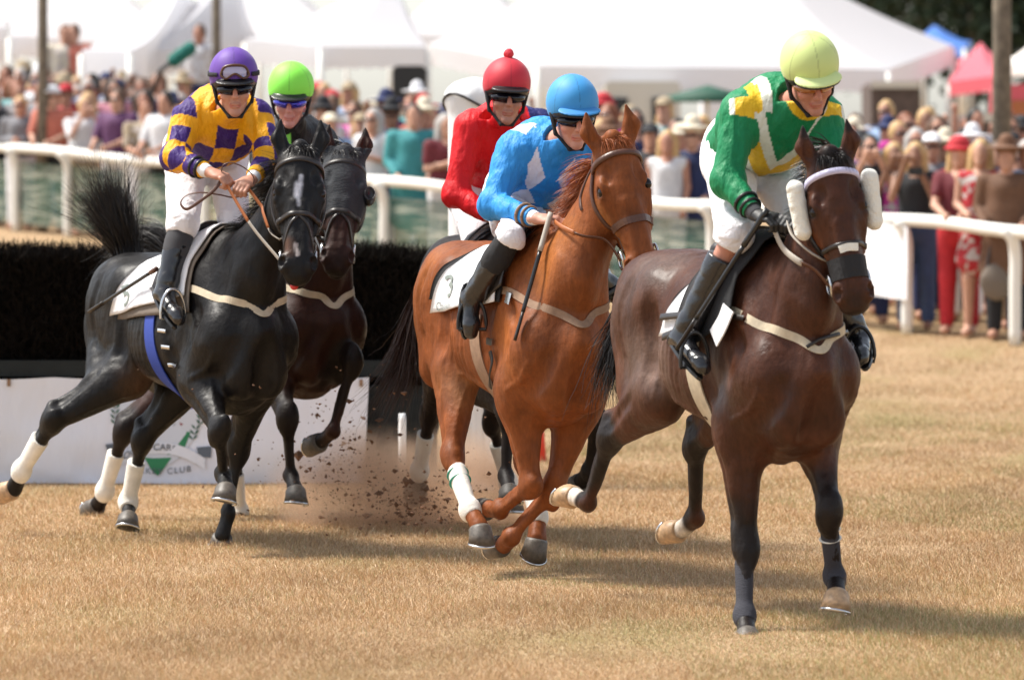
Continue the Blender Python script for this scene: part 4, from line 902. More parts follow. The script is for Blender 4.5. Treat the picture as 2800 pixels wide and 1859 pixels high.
# red
JE = joints(24.3, dict(pel=(1325, 500, .15), hipR=(1285, 530, .08), hipL=(1375, 530, .12), kneeR=(1310, 680, -.22), kneeL=(1450, 680, -.2), ankR=(1280, 820, 0), toeR=(1290, 880, -.15), ankL=(1560, 820, .1), toeL=(1570, 880, -.05),
    shR=(1285, 350, -.22), shL=(1485, 348, -.10), elR=(1248, 530, -.28), elL=(1470, 520, -.25), wrR=(1345, 596, -.42), wrL=(1440, 600, -.42)))
JE['hdR'] = V(.8, -.5, -.1); JE['hnR'] = V(0, -.3, 1); JE['hdL'] = V(-.3, -.6, -.1); JE['hnL'] = V(.2, -.4, 1)
hd = P(1384, 268, 24.3-.35); KE = rider('jockey in red cap with pompom and red and navy jacket behind the blue one', JE, (hd, *head_frame(hd, V(.16, -1, -.06), V(.05, 0, 1))), silk_red, hE, (.52, .012, .03), wr=15, fold=.006, sock=None, lens='lens', hsc=1.03, skin=(.42, .20, .14))
# black silks, lime cap
JD = joints(25.4, dict(pel=(790, 470, .15), hipR=(745, 500, .1), hipL=(850, 500, .15), kneeR=(760, 640, -.3), kneeL=(900, 640, -.2), ankR=(730, 820, -.2), toeR=(740, 880, -.3), ankL=(945, 820, 0), toeL=(955, 880, -.15),
    shR=(735, 395, -.30), shL=(880, 392, -.20), elR=(715, 500, -.4), elL=(930, 520, -.35), wrR=(800, 545, -.55), wrL=(860, 550, -.55)))
JD['hdR'] = V(.8, -.5, -.1); JD['hnR'] = V(0, -.3, 1); JD['hdL'] = V(-.3, -.6, -.1); JD['hnL'] = V(.2, -.4, 1)
hd = P(795, 275, 25.4-.45); KD = rider('jockey in bright lime cap and black jacket between the black and hooded horses', JD, (hd, *head_frame(hd, V(-.04, -1, -.25), V(.02, -.22, 1))), silk_black, hD, (.24, .80, .07), wr=21, lens='lens_blue', hsc=1.03, skin=(.58, .27, .22))
# pompom
s_ = SDF(); s_.ell(KE.D(.0, .0, .205), .024, None, 0); w_ = Wave(2, 300, 6); s_.noise(lambda X, Y, Z: w_(X, Y, Z)*.004); v_, f_ = s_.mesh(.003); mesh_np('pompom', v_, f_, M['helmet'], KE.helmet, col=np.tile(V(.62, .02, .04), (len(v_), 1)))
# cuffs
cuffs(KB, 'R', 'cloth_white', 2); cuffs(KB, 'L', 'cloth_white'); cuffs(KA, 'R', 'grey_sock', 2); cuffs(KC, 'R', 'cloth_white', 2, 'skinband' if False else 'web_brown')
# spare goggles on the purple cap
g = KB; D = g.D; loop = [D(.125, -.075, .075), D(.13, -.06, .115), D(.13, 0, .125), D(.13, .06, .115), D(.125, .075, .075), D(.13, .045, .058), D(.135, .0, .082), D(.13, -.045, .058), D(.125, -.075, .075)]
vs, fs = strap_mesh(g.helm, loop, .010, .010, .004, 70); gg = mesh_np('spare_goggles', vs, fs, M['leather_brown'], g.helmet)
M['clear_lens'] = mat('clear_lens', (.35, .30, .45), rough=.08, spec=.8, coat=1, coatr=.03)
q = g.helm.project(np.array([D(.13, x*(.07 if t > .5 else .062), .064+.052*t+(.02*(1-abs(x)*2.2)*(1-t) if abs(x) < .45 else 0)) for t in np.linspace(0, 1, 8) for x in np.linspace(-1, 1, 21)]), .007)
mesh_np('lens', q, np.array([(i*21+j, i*21+j+1, i*21+j+22, i*21+j+21) for i in range(7) for j in range(20)]), M['clear_lens'], gg)
strap('goggle_band', g.helm, [D(.10, -.09, .075), D(.0, -.12, .07), D(-.10, -.09, .07)], .02, M['black_cloth'], gg, .004); strap('goggle_band', g.helm, [D(.10, .09, .075), D(.0, .12, .07), D(-.10, .09, .07)], .02, M['black_cloth'], gg, .004)
# tack
for h, K, kw, bk, br, gi in ((hA, KA, dict(cloth='cloth_white', flap='black_cloth', x0=-.10, dip=.28, pad='black_cloth', flapbig=1, fl=(.08, .46)), dict(mt='leather', brow='browband', sheep=True, noseband=.36, wide=.018, nosepad=True), 'web_beige', 'web_beige'),
                     (hB, KB, dict(cloth='cloth_white', pad='grey', x0=-.33, x1=.47, dip=.25, fl=(.14, .34)), dict(mt='leather', cross=True), 'web_beige', 'girth_blue'),
                     (hC, KC, dict(cloth='cloth_white', pad='black_cloth', x0=-.36, x1=.40, dip=.265, fl=(.16, .47)), dict(mt='leather_brown', noseband=.36, wide=.03), 'web_brown', 'web_brown'),
                     (hD, KD, dict(cloth='cloth_white', pad='grey', x0=-.35), dict(mt='leather', cross=True), 'web_beige', 'web_brown'),
                     (hE, KE, dict(cloth='cloth_white', pad='black_cloth', x0=-.35), dict(mt='leather'), 'web_beige', 'web_brown')):
    if 'browband' not in M:
        M['browband'] = mat('browband', (.55, .52, .70), rough=.4, bump=[(260, .003)]); M['girth_blue'] = mat('blue_girth', (.02, .05, .30), rough=.8, bump=[(300, .0008)])
    saddle(h, **kw); bridle(h, **bk); breastplate(h, br); girth(h, gi, x=.20 if h is not hB else .13, width=.09)
    for g in 'RL': stirrup(h, K, g, 'steel' if h is hB else 'black_plastic')
for h, K, m1, m2, sp in ((hA, KA, 'leather_brown', 'rubber', .4), (hB, KB, 'rubber', 'leather_tan', .5), (hC, KC, 'leather_brown', 'leather_tan', .55), (hD, KD, 'leather', 'leather', .5)):
    for g, sg in (('R', -1), ('L', 1)): rein(h, sg, K.J['wr'+g]+nrm(K.J['hd'+g])*.075, m1, m2, sp, via={'AR': [(2228, 738), (2182, 714), (2138, 674)], 'CR': [(1655, 657), (1592, 645), (1546, 626)]}.get(('A' if h is hA else 'C' if h is hC else '')+g), width=.026 if h is hA else .02)
# bandages
M['tape_green'] = mat('green_tape', (.02, .28, .20), rough=.6)
for h, ks in ((hB, ('RH', 'LH')), (hD, ('RH', 'LH')), (hC, ('RH', 'LH')), (hE, ('RH', 'LH'))):
    for k in ks: bandage(h, k, 'bandage', .38 if h is not hC else .25, 1.0, [(.32, 'tape_green'), (.46, 'tape_green')] if h is hC and k == 'RH' else None)
bandage(hA, 'RF', 'bandage_dark', .2, 1.0, None, .92); bandage(hA, 'LF', 'bandage_dark', .2, 1.0, [(.28, 'bandage'), (.42, 'bandage')], .92)
# manes and tails
mane(hA, 'hair_black', side=-1, N=900, length=.10, t0=.35); mane(hB, 'hair_black', side=-1, N=1500, length=.15, lift=.5, t0=.25, back=.8, t1=.9); mane(hC, 'hair_chest', side=-1, N=2400, length=.16, lift=-.05, t0=.12, back=1.0, t1=.86); mane(hD, 'hair_black', side=-1, N=700, length=.13)
d = 24.75; tail(hB, [[P(345, 760, 24.6), P(330, 690, d), P(300, 620, d), P(262, 560, d+.1), P(205, 500, d+.1)], [P(350, 760, 24.6), P(345, 690, d), P(320, 600, d), P(310, 530, d+.1), P(325, 440, d+.1)], [P(350, 760, 24.6), P(360, 690, d), P(345, 610, d), P(345, 560, d), P(395, 512, d)], [P(350, 740, 24.6), P(350, 700, d), P(310, 650, d), P(250, 600, d), P(180, 580, d)], [P(350, 740, 24.6), P(350, 680, d), P(335, 610, d), P(300, 560, d), P(265, 480, d)]], 'hair_black', N=5200, w=.0016, spread=.030)
tail(hB, [[P(470, 700, 25.9), P(430, 640, 26), P(380, 615, 26), P(350, 640, 26)], [P(470, 720, 25.9), P(420, 690, 26), P(370, 690, 26), P(340, 720, 26)]], 'hair_black', N=10) if False else None
tail(hD, [[P(500, 720, 26.3), P(450, 640, 26.4), P(385, 625, 26.5), P(330, 680, 26.5), P(300, 720, 26.5)], [P(490, 740, 26.3), P(430, 670, 26.4), P(370, 660, 26.5), P(330, 730, 26.5)], [P(480, 760, 26.3), P(420, 720, 26.4), P(360, 720, 26.5)]], 'hair_black', N=1800, spread=.025)
d = 21.3; tail(hA, [[P(1712, 800, d), P(1695, 880, d), P(1672, 960, d), P(1660, 1060, d), P(1668, 1150, d)], [P(1715, 820, d), P(1690, 920, d), P(1690, 1010, d), P(1650, 1100, d)], [P(1712, 840, d), P(1690, 900, d), P(1650, 950, d)]], 'hair_black', N=900, spread=.022)
d = 23.5; tail(hC, [[P(1150, 780, d), P(1118, 900, d), P(1100, 1010, d), P(1060, 1100, d), P(1040, 1160, d)], [P(1150, 780, d), P(1125, 900, d), P(1125, 1000, d), P(1105, 1090, d)], [P(1150, 800, d), P(1120, 920, d), P(1095, 1000, d), P(1075, 1040, d)]], 'hair_brown', N=1300, spread=.025)
# whips
whip('whip with pale grip held down beside the chestnut shoulder', JC['wrR']+nrm(JC['hdR'])*.07+V(0, -.03, .03), clear(hC, 1408, 930, 21.9, .03), .32, .0, 'rubber')
whip('long black whip held back along the front rider boot', JA['wrR']+nrm(JA['hdR'])*.06+V(0, -.03, .03), clear(hA, 1850, 955, 19.8, .18), .25, .0, 'black_plastic')
# hood of the bay, tongue, numbers on the saddle cloths
h = hD; q = h.sdf.snap(); q.ops = [o for o in q.ops if o[3] != 0 or True]; q.noise(lambda X, Y, Z: X*0-.007); H = h.H
q.plane(H(.345, 0, 0), -h.a); q.plane(H(-.03, 0, 0), h.a); q.plane(H(0, .24, 0), h.n); lo = np.min([H(u, b, w) for u in (-.05, .36) for b in (-.05, .26) for w in (-.14, .14)], 0)-.03; hi = np.max([H(u, b, w) for u in (-.05, .36) for b in (-.05, .26) for w in (-.14, .14)], 0)+.03
v_, f_ = q.mesh(.006, lo, hi); M['hood_cloth'] = mat('hood_cloth', (.028, .031, .036), .9, bump=[(50, .004, (1, 1, 3)), (300, .0006)]); hood = mesh_np('hood', v_, f_, M['hood_cloth'], h.root)
s_ = SDF(); s_.ell(H(.215, .06, .115), (.05, .05, .035), np.stack([h.a, h.n, h.hl]), 0); s_.ell(H(.205, .0, .125), (.045, .05, .03), np.stack([h.a, h.n, h.hl]), .0, 'sub'); v_, f_ = s_.mesh(.005); mesh_np('blinker_cup', v_, f_, M['black_plastic'], hood)
h = hB; s_ = SDF(); s_.ell(h.H(.62, .115, -.012), (.022, .016, .02), np.stack([h.a, h.n, h.hl]), 0); v_, f_ = s_.mesh(.004); mesh_np('tongue', v_, f_, mat('tongue', (.55, .03, .03), .35), h.root)
def cloth_text(h, s, size, x, z, mt, off=.034, rot=0., shear=0, sp=1.0):
    c = bpy.data.curves.new('lettering', 'FONT'); c.body = s; c.size = size; c.align_x = 'CENTER'; c.align_y = 'CENTER'; c.space_character = sp; c.shear = shear; c.offset = .002 if size > .1 else 0; o = bpy.data.objects.new('lettering', c); S.collection.objects.link(o); C.view_layer.update()
    me = bpy.data.meshes.new_from_object(o.evaluated_get(C.evaluated_depsgraph_get())); bpy.data.objects.remove(o); bm = __import__('bmesh').new(); bm.from_mesh(me); __import__('bmesh').ops.triangulate(bm, faces=bm.faces[:])
    for _ in range(2): __import__('bmesh').ops.subdivide_edges(bm, edges=[e for e in bm.edges if e.calc_length() > .02], cuts=1)
    __import__('bmesh').ops.triangulate(bm, faces=bm.faces[:]); bm.verts.ensure_lookup_table(); q = np.array([v.co[:] for v in bm.verts]); f = np.array([[v.index for v in g.verts] for g in bm.faces]); bm.free()
    cr, sr = math.cos(rot), math.sin(rot); Q_ = np.array([h.T(x+a*cr-b*sr, -.33, z+a*sr+b*cr) for a, b, _ in q]); Q_ = h.sdf.project(Q_, off, 8); mesh_np('lettering', Q_, f, mt, h.cloth, smooth=False)
nm = mat('number_grey', (.20, .23, .21), .8); cloth_text(hC, '3', .17, -.16, 1.39, nm, rot=.5); cloth_text(hC, 'Charleston', .05, -.19, 1.292, nm, rot=.12, shear=.35, sp=.9); cloth_text(hB, '5', .17, -.16, 1.37, nm, rot=.45)
# loose rein of the purple rider, spare whip, girth strap ends
dl = float(JB['wrR'][1])-.04
lp = [P(a, b, dl+c_) for a, b, c_ in ((612, 478, 0), (590, 515, -.02), (550, 548, -.02), (508, 572, 0), (494, 556, .02), (506, 537, .03), (545, 527, .03), (600, 533, .02), (645, 540, .02), (683, 520, 0), (694, 487, 0), (672, 462, 0), (635, 446, .0), (610, 452, 0), (606, 470, 0))]
ribbon_free('rein_loop', lp, .015, .006, M['leather_brown'], hB.bridle, side=(0, 1, 0), n=90)
whip('dark brown whip lying across the black horse saddle cloth behind the boot', clear(hB, 428, 735, 24, .075), clear(hB, 246, 852, 24.6, .06), .1, 0, 'leather_brown')
def pstrap(name, h, pts, w, mt, par, off, dg=20.2, n=14): return strap(name, h.sdf, [clear(h, a, b, dg, off) for a, b in pts], w, M[mt], par, .004, off, n)
pstrap('girth_strap', hA, [(1895, 858), (1850, 862), (1806, 868)], .028, 'leather', hA.saddle, .05); pstrap('girth_strap', hA, [(1885, 890), (1850, 905), (1812, 922)], .028, 'leather', hA.saddle, .05)
pstrap('cloth_corner', hA, [(1990, 840), (1975, 880), (1950, 925)], .085, 'cloth_white', hA.saddle, .045); pstrap('buckle_tab', hA, [(1990, 862), (2012, 866), (2032, 869)], .022, 'leather', hA.root, .012); pstrap('buckle_tab', hA, [(2205, 948), (2225, 952), (2247, 950)], .014, 'leather', hA.root, .014)
pstrap('breastplate_buckle', hC, [(1382, 812), (1396, 818)], .05, 'steel', hC.root, .010, 22.2, 6); pstrap('girth_buckle', hC, [(1330, 932), (1345, 936)], .03, 'leather', hC.root, .014, 22.2, 6); pstrap('girth_strap', hC, [(1338, 960), (1344, 1000), (1340, 1060)], .022, 'leather', hC.root, .014, 22.3, 12)
for p in ((440, 905), (452, 950), (470, 1000)): pstrap('girth_stud', hB, [(p[0]-10, p[1]-2), (p[0]+12, p[1]+1)], .018, 'steel', hB.root, .013, 24, 6)
# ------------------------------------------------------------------ the place
def nodes(m): return m.node_tree.nodes, m.node_tree.links, m.node_tree.nodes['Principled BSDF']
def ground_mat():
    m = mat('dry_turf', rough=1, spec=.1); N, L, b = nodes(m); g = N.new('ShaderNodeNewGeometry')
    def noise(sc, det=6, mp=None):
        n = N.new('ShaderNodeTexNoise'); n.inputs['Scale'].default_value = sc; n.inputs['Detail'].default_value = det
        if mp:
            k = N.new('ShaderNodeMapping'); k.inputs['Scale'].default_value = mp; L.new(g.outputs['Position'], k.inputs[0]); L.new(k.outputs[0], n.inputs['Vector'])
        else: L.new(g.outputs['Position'], n.inputs['Vector'])
        return n.outputs[0]
    def ramp(src, stops):
        r = N.new('ShaderNodeValToRGB'); e = r.color_ramp.elements; e[0].position, e[0].color = stops[0][0], (*stops[0][1], 1); e[1].position, e[1].color = stops[1][0], (*stops[1][1], 1)
        for p, c in stops[2:]: x = e.new(p); x.color = (*c, 1)
        L.new(src, r.inputs[0]); return r.outputs[0]
    def mix(f, a, c):
        x = N.new('ShaderNodeMix'); x.data_type = 'RGBA'; L.new(f, x.inputs[0]); L.new(a, x.inputs[6]); L.new(c, x.inputs[7]); return x.outputs[2]
    straw = ramp(noise(26, 8), [(.3, (.30, .19, .105)), (.72, (.54, .385, .235))]); green = ramp(noise(30, 8), [(.3, (.14, .12, .04)), (.7, (.32, .28, .10))]); soil = ramp(noise(40), [(.3, (.10, .05, .025)), (.7, (.24, .13, .06))])
    gm = ramp(noise(.9, 5, (1, .45, 1)), [(.50, (0, 0, 0)), (.70, (.55,)*3)]); sm = ramp(noise(1.4, 5, (1, .6, 1)), [(.60, (0, 0, 0)), (.78, (.5,)*3)])
    c = mix(sm, mix(gm, straw, green), soil); L.new(c, b.inputs['Base Color'])
    bp = N.new('ShaderNodeBump'); bp.inputs['Distance'].default_value = .03; L.new(noise(45, 8), bp.inputs['Height']); L.new(bp.outputs[0], b.inputs['Normal']); return m
xs = np.concatenate([np.linspace(-260, -16, 14), np.linspace(-15, 15, 61), np.linspace(16, 260, 14)]); ys = np.concatenate([np.linspace(8, 32, 49), np.linspace(33, 130, 98), np.linspace(140, 900, 12)])
XX, YY = np.meshgrid(xs, ys, indexing='ij'); wg = Wave(31, .9, 7); ZZ = ground_z(XX, YY)+wg(XX, YY, YY*0)*.012; vs = np.stack([XX, YY, ZZ], -1).reshape(-1, 3); a = np.arange(len(xs)-1)[:, None]*len(ys)+np.arange(len(ys)-1)[None]; a = a.ravel()
tag(mesh_np('ground', vs, np.stack([a, a+len(ys), a+len(ys)+1, a+1], 1), ground_mat()), kind='structure')
def gz(x, y): return ground_z(x, y)+wg(np.asarray(x, float), np.asarray(y, float), np.asarray(y, float)*0)*.012
# dry grass: short leaning blades and stems, one mesh
def grass(N, d0, d1, hgt, seed, w=.0016, power=1.0):
    r = np.random.default_rng(seed); d = 1/(1/d0+(1/d1-1/d0)*r.random(N)); x = (np.where(r.random(N) < .74, r.uniform(-120, 2920, N), np.where(r.random(N) < .5, r.uniform(-1000, -120, N), r.uniform(2920, 3800, N)))-HX)/FPX*d; z = gz(x, d)
    wp = Wave(5, 2.2, 6); pt = wp(x, d, d*0); wt_ = Wave(91, 4.5, 8); tp_ = wt_(x, d*.55, d*0); h = hgt*r.uniform(.35, 1.25, N)*(1+.5*pt)*np.where(tp_ < -.30, .70, 1+.30*tp_); ang = r.uniform(0, 6.283, N); lean = r.uniform(.15, 1.3, N)
    dx, dy = np.cos(ang), np.sin(ang); K = 3; P_ = []
    for i in range(K):
        t = i/(K-1); P_.append(np.stack([x+dx*h*lean*t*t, d+dy*h*lean*t*t, z-.005+h*t*(1-.35*t*lean/1.3)], 1))
    P_ = np.stack(P_, 1); sd_ = np.stack([-dy*.3+1*.7, dx*.3, dx*0], 1); sd_ /= np.linalg.norm(sd_, axis=1)[:, None]
    ww = (w*d/20*r.uniform(.6, 1.3, N))[:, None, None]*np.linspace(1, .2, K)[None, :, None]*sd_[:, None]; v = np.stack([P_-ww, P_+ww], 2).reshape(-1, 3)
    b = (np.arange(N)[:, None]*K+np.arange(K-1)[None])*2; b = b.ravel(); f = np.stack([b, b+1, b+3, b+2], 1)
    c0 = np.array([(.64, .445, .26), (.50, .325, .175), (.72, .565, .39), (.34, .20, .115), (.33, .32, .14)]); pr = np.array([.38, .27, .17, .10, .08]); gsel = (wp(x*.5+3, d*.3, d*0) > .26); ci = r.choice(5, N, p=pr); ci[gsel & (r.random(N) < .35)] = 4
    wq = Wave(77, 1.3, 8); wr_ = Wave(78, 6, 8); c = c0[ci]*r.uniform(.75, 1.2, (N, 1))*(1+.30*wq(x, d*.5, d*0)+.22*wr_(x, d*.6, d*0))[:, None]; return v, f, np.repeat(c, K*2, 0)
gp = [grass(1020000, 16.8, 50, .034, 3, w=.0010), grass(26000, 17, 34, .070, 5, w=.0006)]
v = np.concatenate([q[0] for q in gp]); n0 = 0; fs = []
for q in gp: fs.append(q[1]+n0); n0 += len(q[0])
M['grass'] = mat('dry_grass', rough=.8, attr='Col', spec=.15)
tag(mesh_np('dry_grass', v, np.concatenate(fs), M['grass'], col=np.concatenate([q[2] for q in gp]), smooth=False), 'short straw coloured turf over the whole racecourse', 'grass', kind='stuff')

# steeplechase hedge: packed dark brush over a dark rail, banner hung on it
HYD = 28.5
def hedge():
    x0, x1 = -5.5, (1195-HX)/FPX*HYD; root = empty('brush_hedge', 'black packed brush hurdle crossing the left half behind the horses', 'hurdle', ((x0+x1)/2, HYD+.5, 0)); r = np.random.default_rng(4)
    top = HC-(712-HY)/FPX*HYD; N = 84000; x = r.uniform(x0, x1, N); f = r.random(N); y = np.where(f < .55, HYD+r.random(N)**2*.15, HYD+r.uniform(0, .9, N)); wv = Wave(9, 5, 6)
    tp = top+wv(x, y*0, y*0)*.085; z = np.where(f < .55, r.uniform(.62, 1, N)*0+r.uniform(.42, 1.0, N)*tp, tp-r.random(N)**2*.12); d = np.stack([r.normal(size=N)*.35, -np.abs(r.normal(size=N))*.5, .9+r.normal(size=N)*.25], 1)
    K = 4; L = r.uniform(.05, .15, N); P_ = [np.stack([x, y, z], 1)]
    for i in range(K-1): d = d/np.linalg.norm(d, axis=1)[:, None]; P_.append(P_[-1]+d*(L/(K-1))[:, None]); d = d+r.normal(size=(N, 3))*.25
    v, fq = ribbons(np.stack(P_, 1), .0045, 5); M['brush'] = mat('dark_brush', (.009, .007, .0055), rough=1, spec=.1, var=.7, vscale=30); mesh_np('brush', v, fq, M['brush'], root, smooth=False)
    m = MB(); m.box(((x0+x1)/2, HYD+.52, top*.5+.12), (x1-x0, .84, top-.30)); m.build('brush_core', M['brush'], root)
    m = MB(); m.box(((x0+x1)/2, HYD-.03, .655), (x1-x0+.05, .10, .09)); M['rail_green'] = mat('dark_green_board', (.006, .009, .009), rough=.8, var=.4); m.build('board', M['rail_green'], root)
    m = MB(); m.box(((x0+x1)/2, HYD+.02, .28), (x1-x0, .06, .55)); m.build('board', M['rail_green'], root)
    return root
hedge()
def txt(s, size, loc, mt, par, rot=(R_(90), 0, 0), name='lettering', ext=.001, spacing=1.0, shear=0, curve=None, bold=0):
    c = bpy.data.curves.new('lettering', 'FONT'); c.body = s; c.size = size; c.extrude = ext; c.align_x = 'CENTER'; c.align_y = 'CENTER'; c.space_character = spacing; c.shear = shear; c.offset = bold
    o = bpy.data.objects.new('lettering', c); S.collection.objects.link(o); C.view_layer.update(); me = bpy.data.meshes.new_from_object(o.evaluated_get(C.evaluated_depsgraph_get())); bpy.data.objects.remove(o)
    co = np.empty(len(me.vertices)*3, np.float32); me.vertices.foreach_get('co', co); co = co.reshape(-1, 3).astype(float)
    if curve: co = curve(co)
    me.vertices.foreach_set('co', co.astype(np.float32).ravel()); me.update(); me.materials.clear(); me.materials.append(mt); o = bpy.data.objects.new(name, me); S.collection.objects.link(o); o.parent = par
    o.location = Vector([float(q) for q in loc])-(par.location if par else Vector()); o.rotation_euler = rot; return o
def banner():
    M['vinyl'] = mat('white_vinyl', (.74, .76, .84), rough=.55, bump=[(3, .05, (1, 1, .4))]); d = HYD-.10; x0, x1 = (-420-HX)/FPX*d, (995-HX)/FPX*d; zt, zb = HC-(1036-HY)/FPX*d, HC-(1326-HY)/FPX*d
    o = empty('banner', 'white vinyl banner with green racing club crest hung under the hedge', 'banner', ((x0+x1)/2, d, zb)); nx, nz = 120, 20; wv = Wave(12, 5, 6); g = []
    sf = lambda x, z: d-.008-.028*wv(x*1.0, z*2.2, 0*z)-.02*np.sin((x-z*.8)*3.0)
    for i in range(nx):
        for j in range(nz): x = x0+(x1-x0)*i/(nx-1); z = zb+(zt-zb)*j/(nz-1)+.012*abs(math.sin(i/(nx-1)*math.pi*5))*-(j/(nz-1))+.01; x += (.03*(j/(nz-1)) if i > nx-3 else 0); g.append((x, sf(x, z), z))
    mesh_np('sheet', g, np.array([(i*nz+j, (i+1)*nz+j, (i+1)*nz+j+1, i*nz+j+1) for i in range(nx-1) for j in range(nz-1)]), M['vinyl'], o)
    Gn = mat('print_green', (.02, .20, .08), .6); Gd = mat('print_dark_green', (.01, .09, .05), .6); Bl = mat('print_blue', (.12, .14, .50), .6); Rd = mat('print_maroon', (.25, .03, .03), .6); Gy = mat('print_grey', (.30, .33, .36), .6); Ik = mat('print_ink', (.10, .12, .15), .6); Wt = mat('print_white', (.72, .74, .80), .6)
    def Q(px, py, k=0): x = (px-HX)/FPX*d; z = HC-(py-HY)/FPX*d; return (x, float(sf(np.float64(x), np.float64(z)))-.006-.002*k, z)
    def poly(name, pts, m_, k=0): mb = MB(); pts = [Q(a, b, k) for a, b in pts]; c = np.mean(pts, 0); n = len(pts); mb.add(pts+[tuple(c)], [(i, (i+1) % n, n) for i in range(n)]); return mb.build(name, m_, o)
    poly('shield', [(318, 1075), (360, 1058), (400, 1050), (440, 1050), (480, 1058), (540, 1075), (548, 1120), (535, 1190), (500, 1245), (440, 1285), (385, 1262), (340, 1210), (315, 1140)], mat('print_pale', (.60, .64, .72), .6), 0)
    poly('shield_field', [(350, 1185), (400, 1178), (470, 1176), (522, 1180), (505, 1225), (480, 1240), (440, 1245), (380, 1235)], Gn, 1)
    poly('shield_sky', [(335, 1080), (390, 1072), (380, 1120), (345, 1125)], Bl, 1); poly('shield_sky', [(495, 1082), (530, 1090), (528, 1118), (500, 1112)], Bl, 1)
    poly('horse_print', [(475, 1128), (492, 1130), (502, 1158), (495, 1164), (488, 1150), (476, 1145)], Rd, 2)
    poly('rider_print', [(440, 1180), (462, 1160), (485, 1150), (480, 1160), (458, 1178)], Gy, 2)
    for s_ in (-1, 1):
        for k in range(9):
            cx = 432+s_*(112+6*math.sin(k*.4)-(k*2.0 if k > 5 else 0)); cy = 1090+k*14
            for q in (-1, 1): poly('laurel_leaf', [(cx, cy), (cx+q*9, cy-6), (cx+q*13, cy-15), (cx+q*4, cy-10)], Gd, 2)
    poly('shield_point', [(395, 1250), (420, 1252), (470, 1250), (445, 1285), (432, 1300), (415, 1285)], Gn, 2)
    # ribbon
    rb = [(290+28*i, 1232+10*math.sin((i/10)*math.pi)*-1.6+2) for i in range(11)]
    poly('ribbon_tail', [(288, 1215), (330, 1210), (330, 1240), (298, 1245)], Ik, 2); poly('ribbon_tail', [(538, 1222), (580, 1218), (578, 1250), (545, 1248)], Ik, 2)
    mb = MB(); top = [Q(312+25*i, 1208+.0028*(25*(i-5))**2, 4) for i in range(11)]; bot = [Q(312+25*i, 1238+.0028*(25*(i-5))**2, 4) for i in range(11)]
    mb.add(top+bot, [(i, i+1, 12+i, 11+i) for i in range(10)]); mb.build('ribbon', Wt, o)
    cv = lambda a: (lambda co: co+np.stack([0*co[:, 0], a*co[:, 0]**2, 0*co[:, 0]], 1))
    p = Q(437, 1222, 7); txt('SOUTH CAROLINA', .052, p, Ik, o, spacing=1.05, bold=.0008, curve=cv(-1.3)); p = Q(436, 1288, 5); txt('JOCKEY CLUB', .048, p, Ik, o, spacing=1.25, curve=cv(.5), name='lettering')
    for px in (25, 340, 648, 988): mb = MB(); a = V(*Q(px, 1046)); mb.box(a+V(0, -.004, .0), (.02, .008, .04)); mb.build('eyelet', M['web_brown'], o)
banner()
def rounded_post(name, label, cat, x, y, z0, z1, r, mt, group=None, n=14):
    root = empty(name, label, cat, (x, y, z0), group); m = MB(); m.tube([(x, y, z0), (x, y, (z0+z1)/2), (x, y, z1-.04), (x, y, z1)], [r, r, r, r*.85], n); m.build('post', mt, root, True); return root
# padded wing at the right end of the hurdle
M['padding'] = mat('white_padding', (.78, .78, .78), rough=.5, bump=[(6, .03, (1, 1, .3))]); xw = (1282-HX)/FPX*28.3
w = empty('hurdle_wing', 'tall white padded wing post at the hedge end behind the red jockey', 'wing post', (xw, 28.3, 0))
s_ = SDF(); s_.cone((xw, 28.3, .1), (xw, 28.3, 2.10), .11, .115, 0, (1, 0, 0), 1.0); s_.ell((xw+.03, 28.3, 2.18), (.17, .13, .12), None, .03); ww = Wave(3, 14, 6, dirs=(1.6, 1, .25)); s_.noise(lambda X, Y, Z: ww(X, Y, Z)*.008); v_, f_ = s_.mesh(.012); mesh_np('pad', v_, f_, M['padding'], w)
for zz in (2.16, 1.25, .6):
    m = MB(); t = np.linspace(0, 2*math.pi, 24); rr = .175 if zz > 2 else .120; m.tube([(xw+(.03 if zz > 2 else 0)+rr*math.cos(a), 28.3+rr*.85*math.sin(a), zz+(.05*math.sin(a*2) if zz > 2 else 0)) for a in t], .008, 6, cap=False); m.build('strap', M['leather'], w, True)
w = empty('ground_board', 'low white folded panel under the chestnut belly by the wing', 'panel', ((1290-HX)/FPX*27.6, 27.6, 0)); m = MB(); xc = (1292-HX)/FPX*27.6
g = [(xc-.12+.24*i/12, 27.6+.015*math.sin(i*1.6), z) for i in range(13) for z in (.02, .62)]; m.add(g, [(2*i, 2*i+2, 2*i+3, 2*i+1) for i in range(12)]); m.build('sheet', M['padding'], w, True)
for px, top_ in ((1100, 1130), (1240, 1150)):
    x = (px-HX)/FPX*27.9; rounded_post('marker_post', 'short white post low beside the %s of the wing panel' % ('left' if px < 1200 else 'right'), 'post', x, 27.9, 0, HC-(top_-HY)/FPX*27.9, .022, M['padding'])
m = MB(); x = (1472-HX)/FPX*30.5; m.tube([(x, 30.5, 0), (x, 30.5, .2), (x, 30.5, .62)], [.05, .035, .02], 12); M['red'] = mat('red_plastic', (.65, .04, .02), .5); o = m.build('marker_cone', M['red'], None, True); tag(o, 'small red marker on the grass seen between the chestnut legs', 'marker')
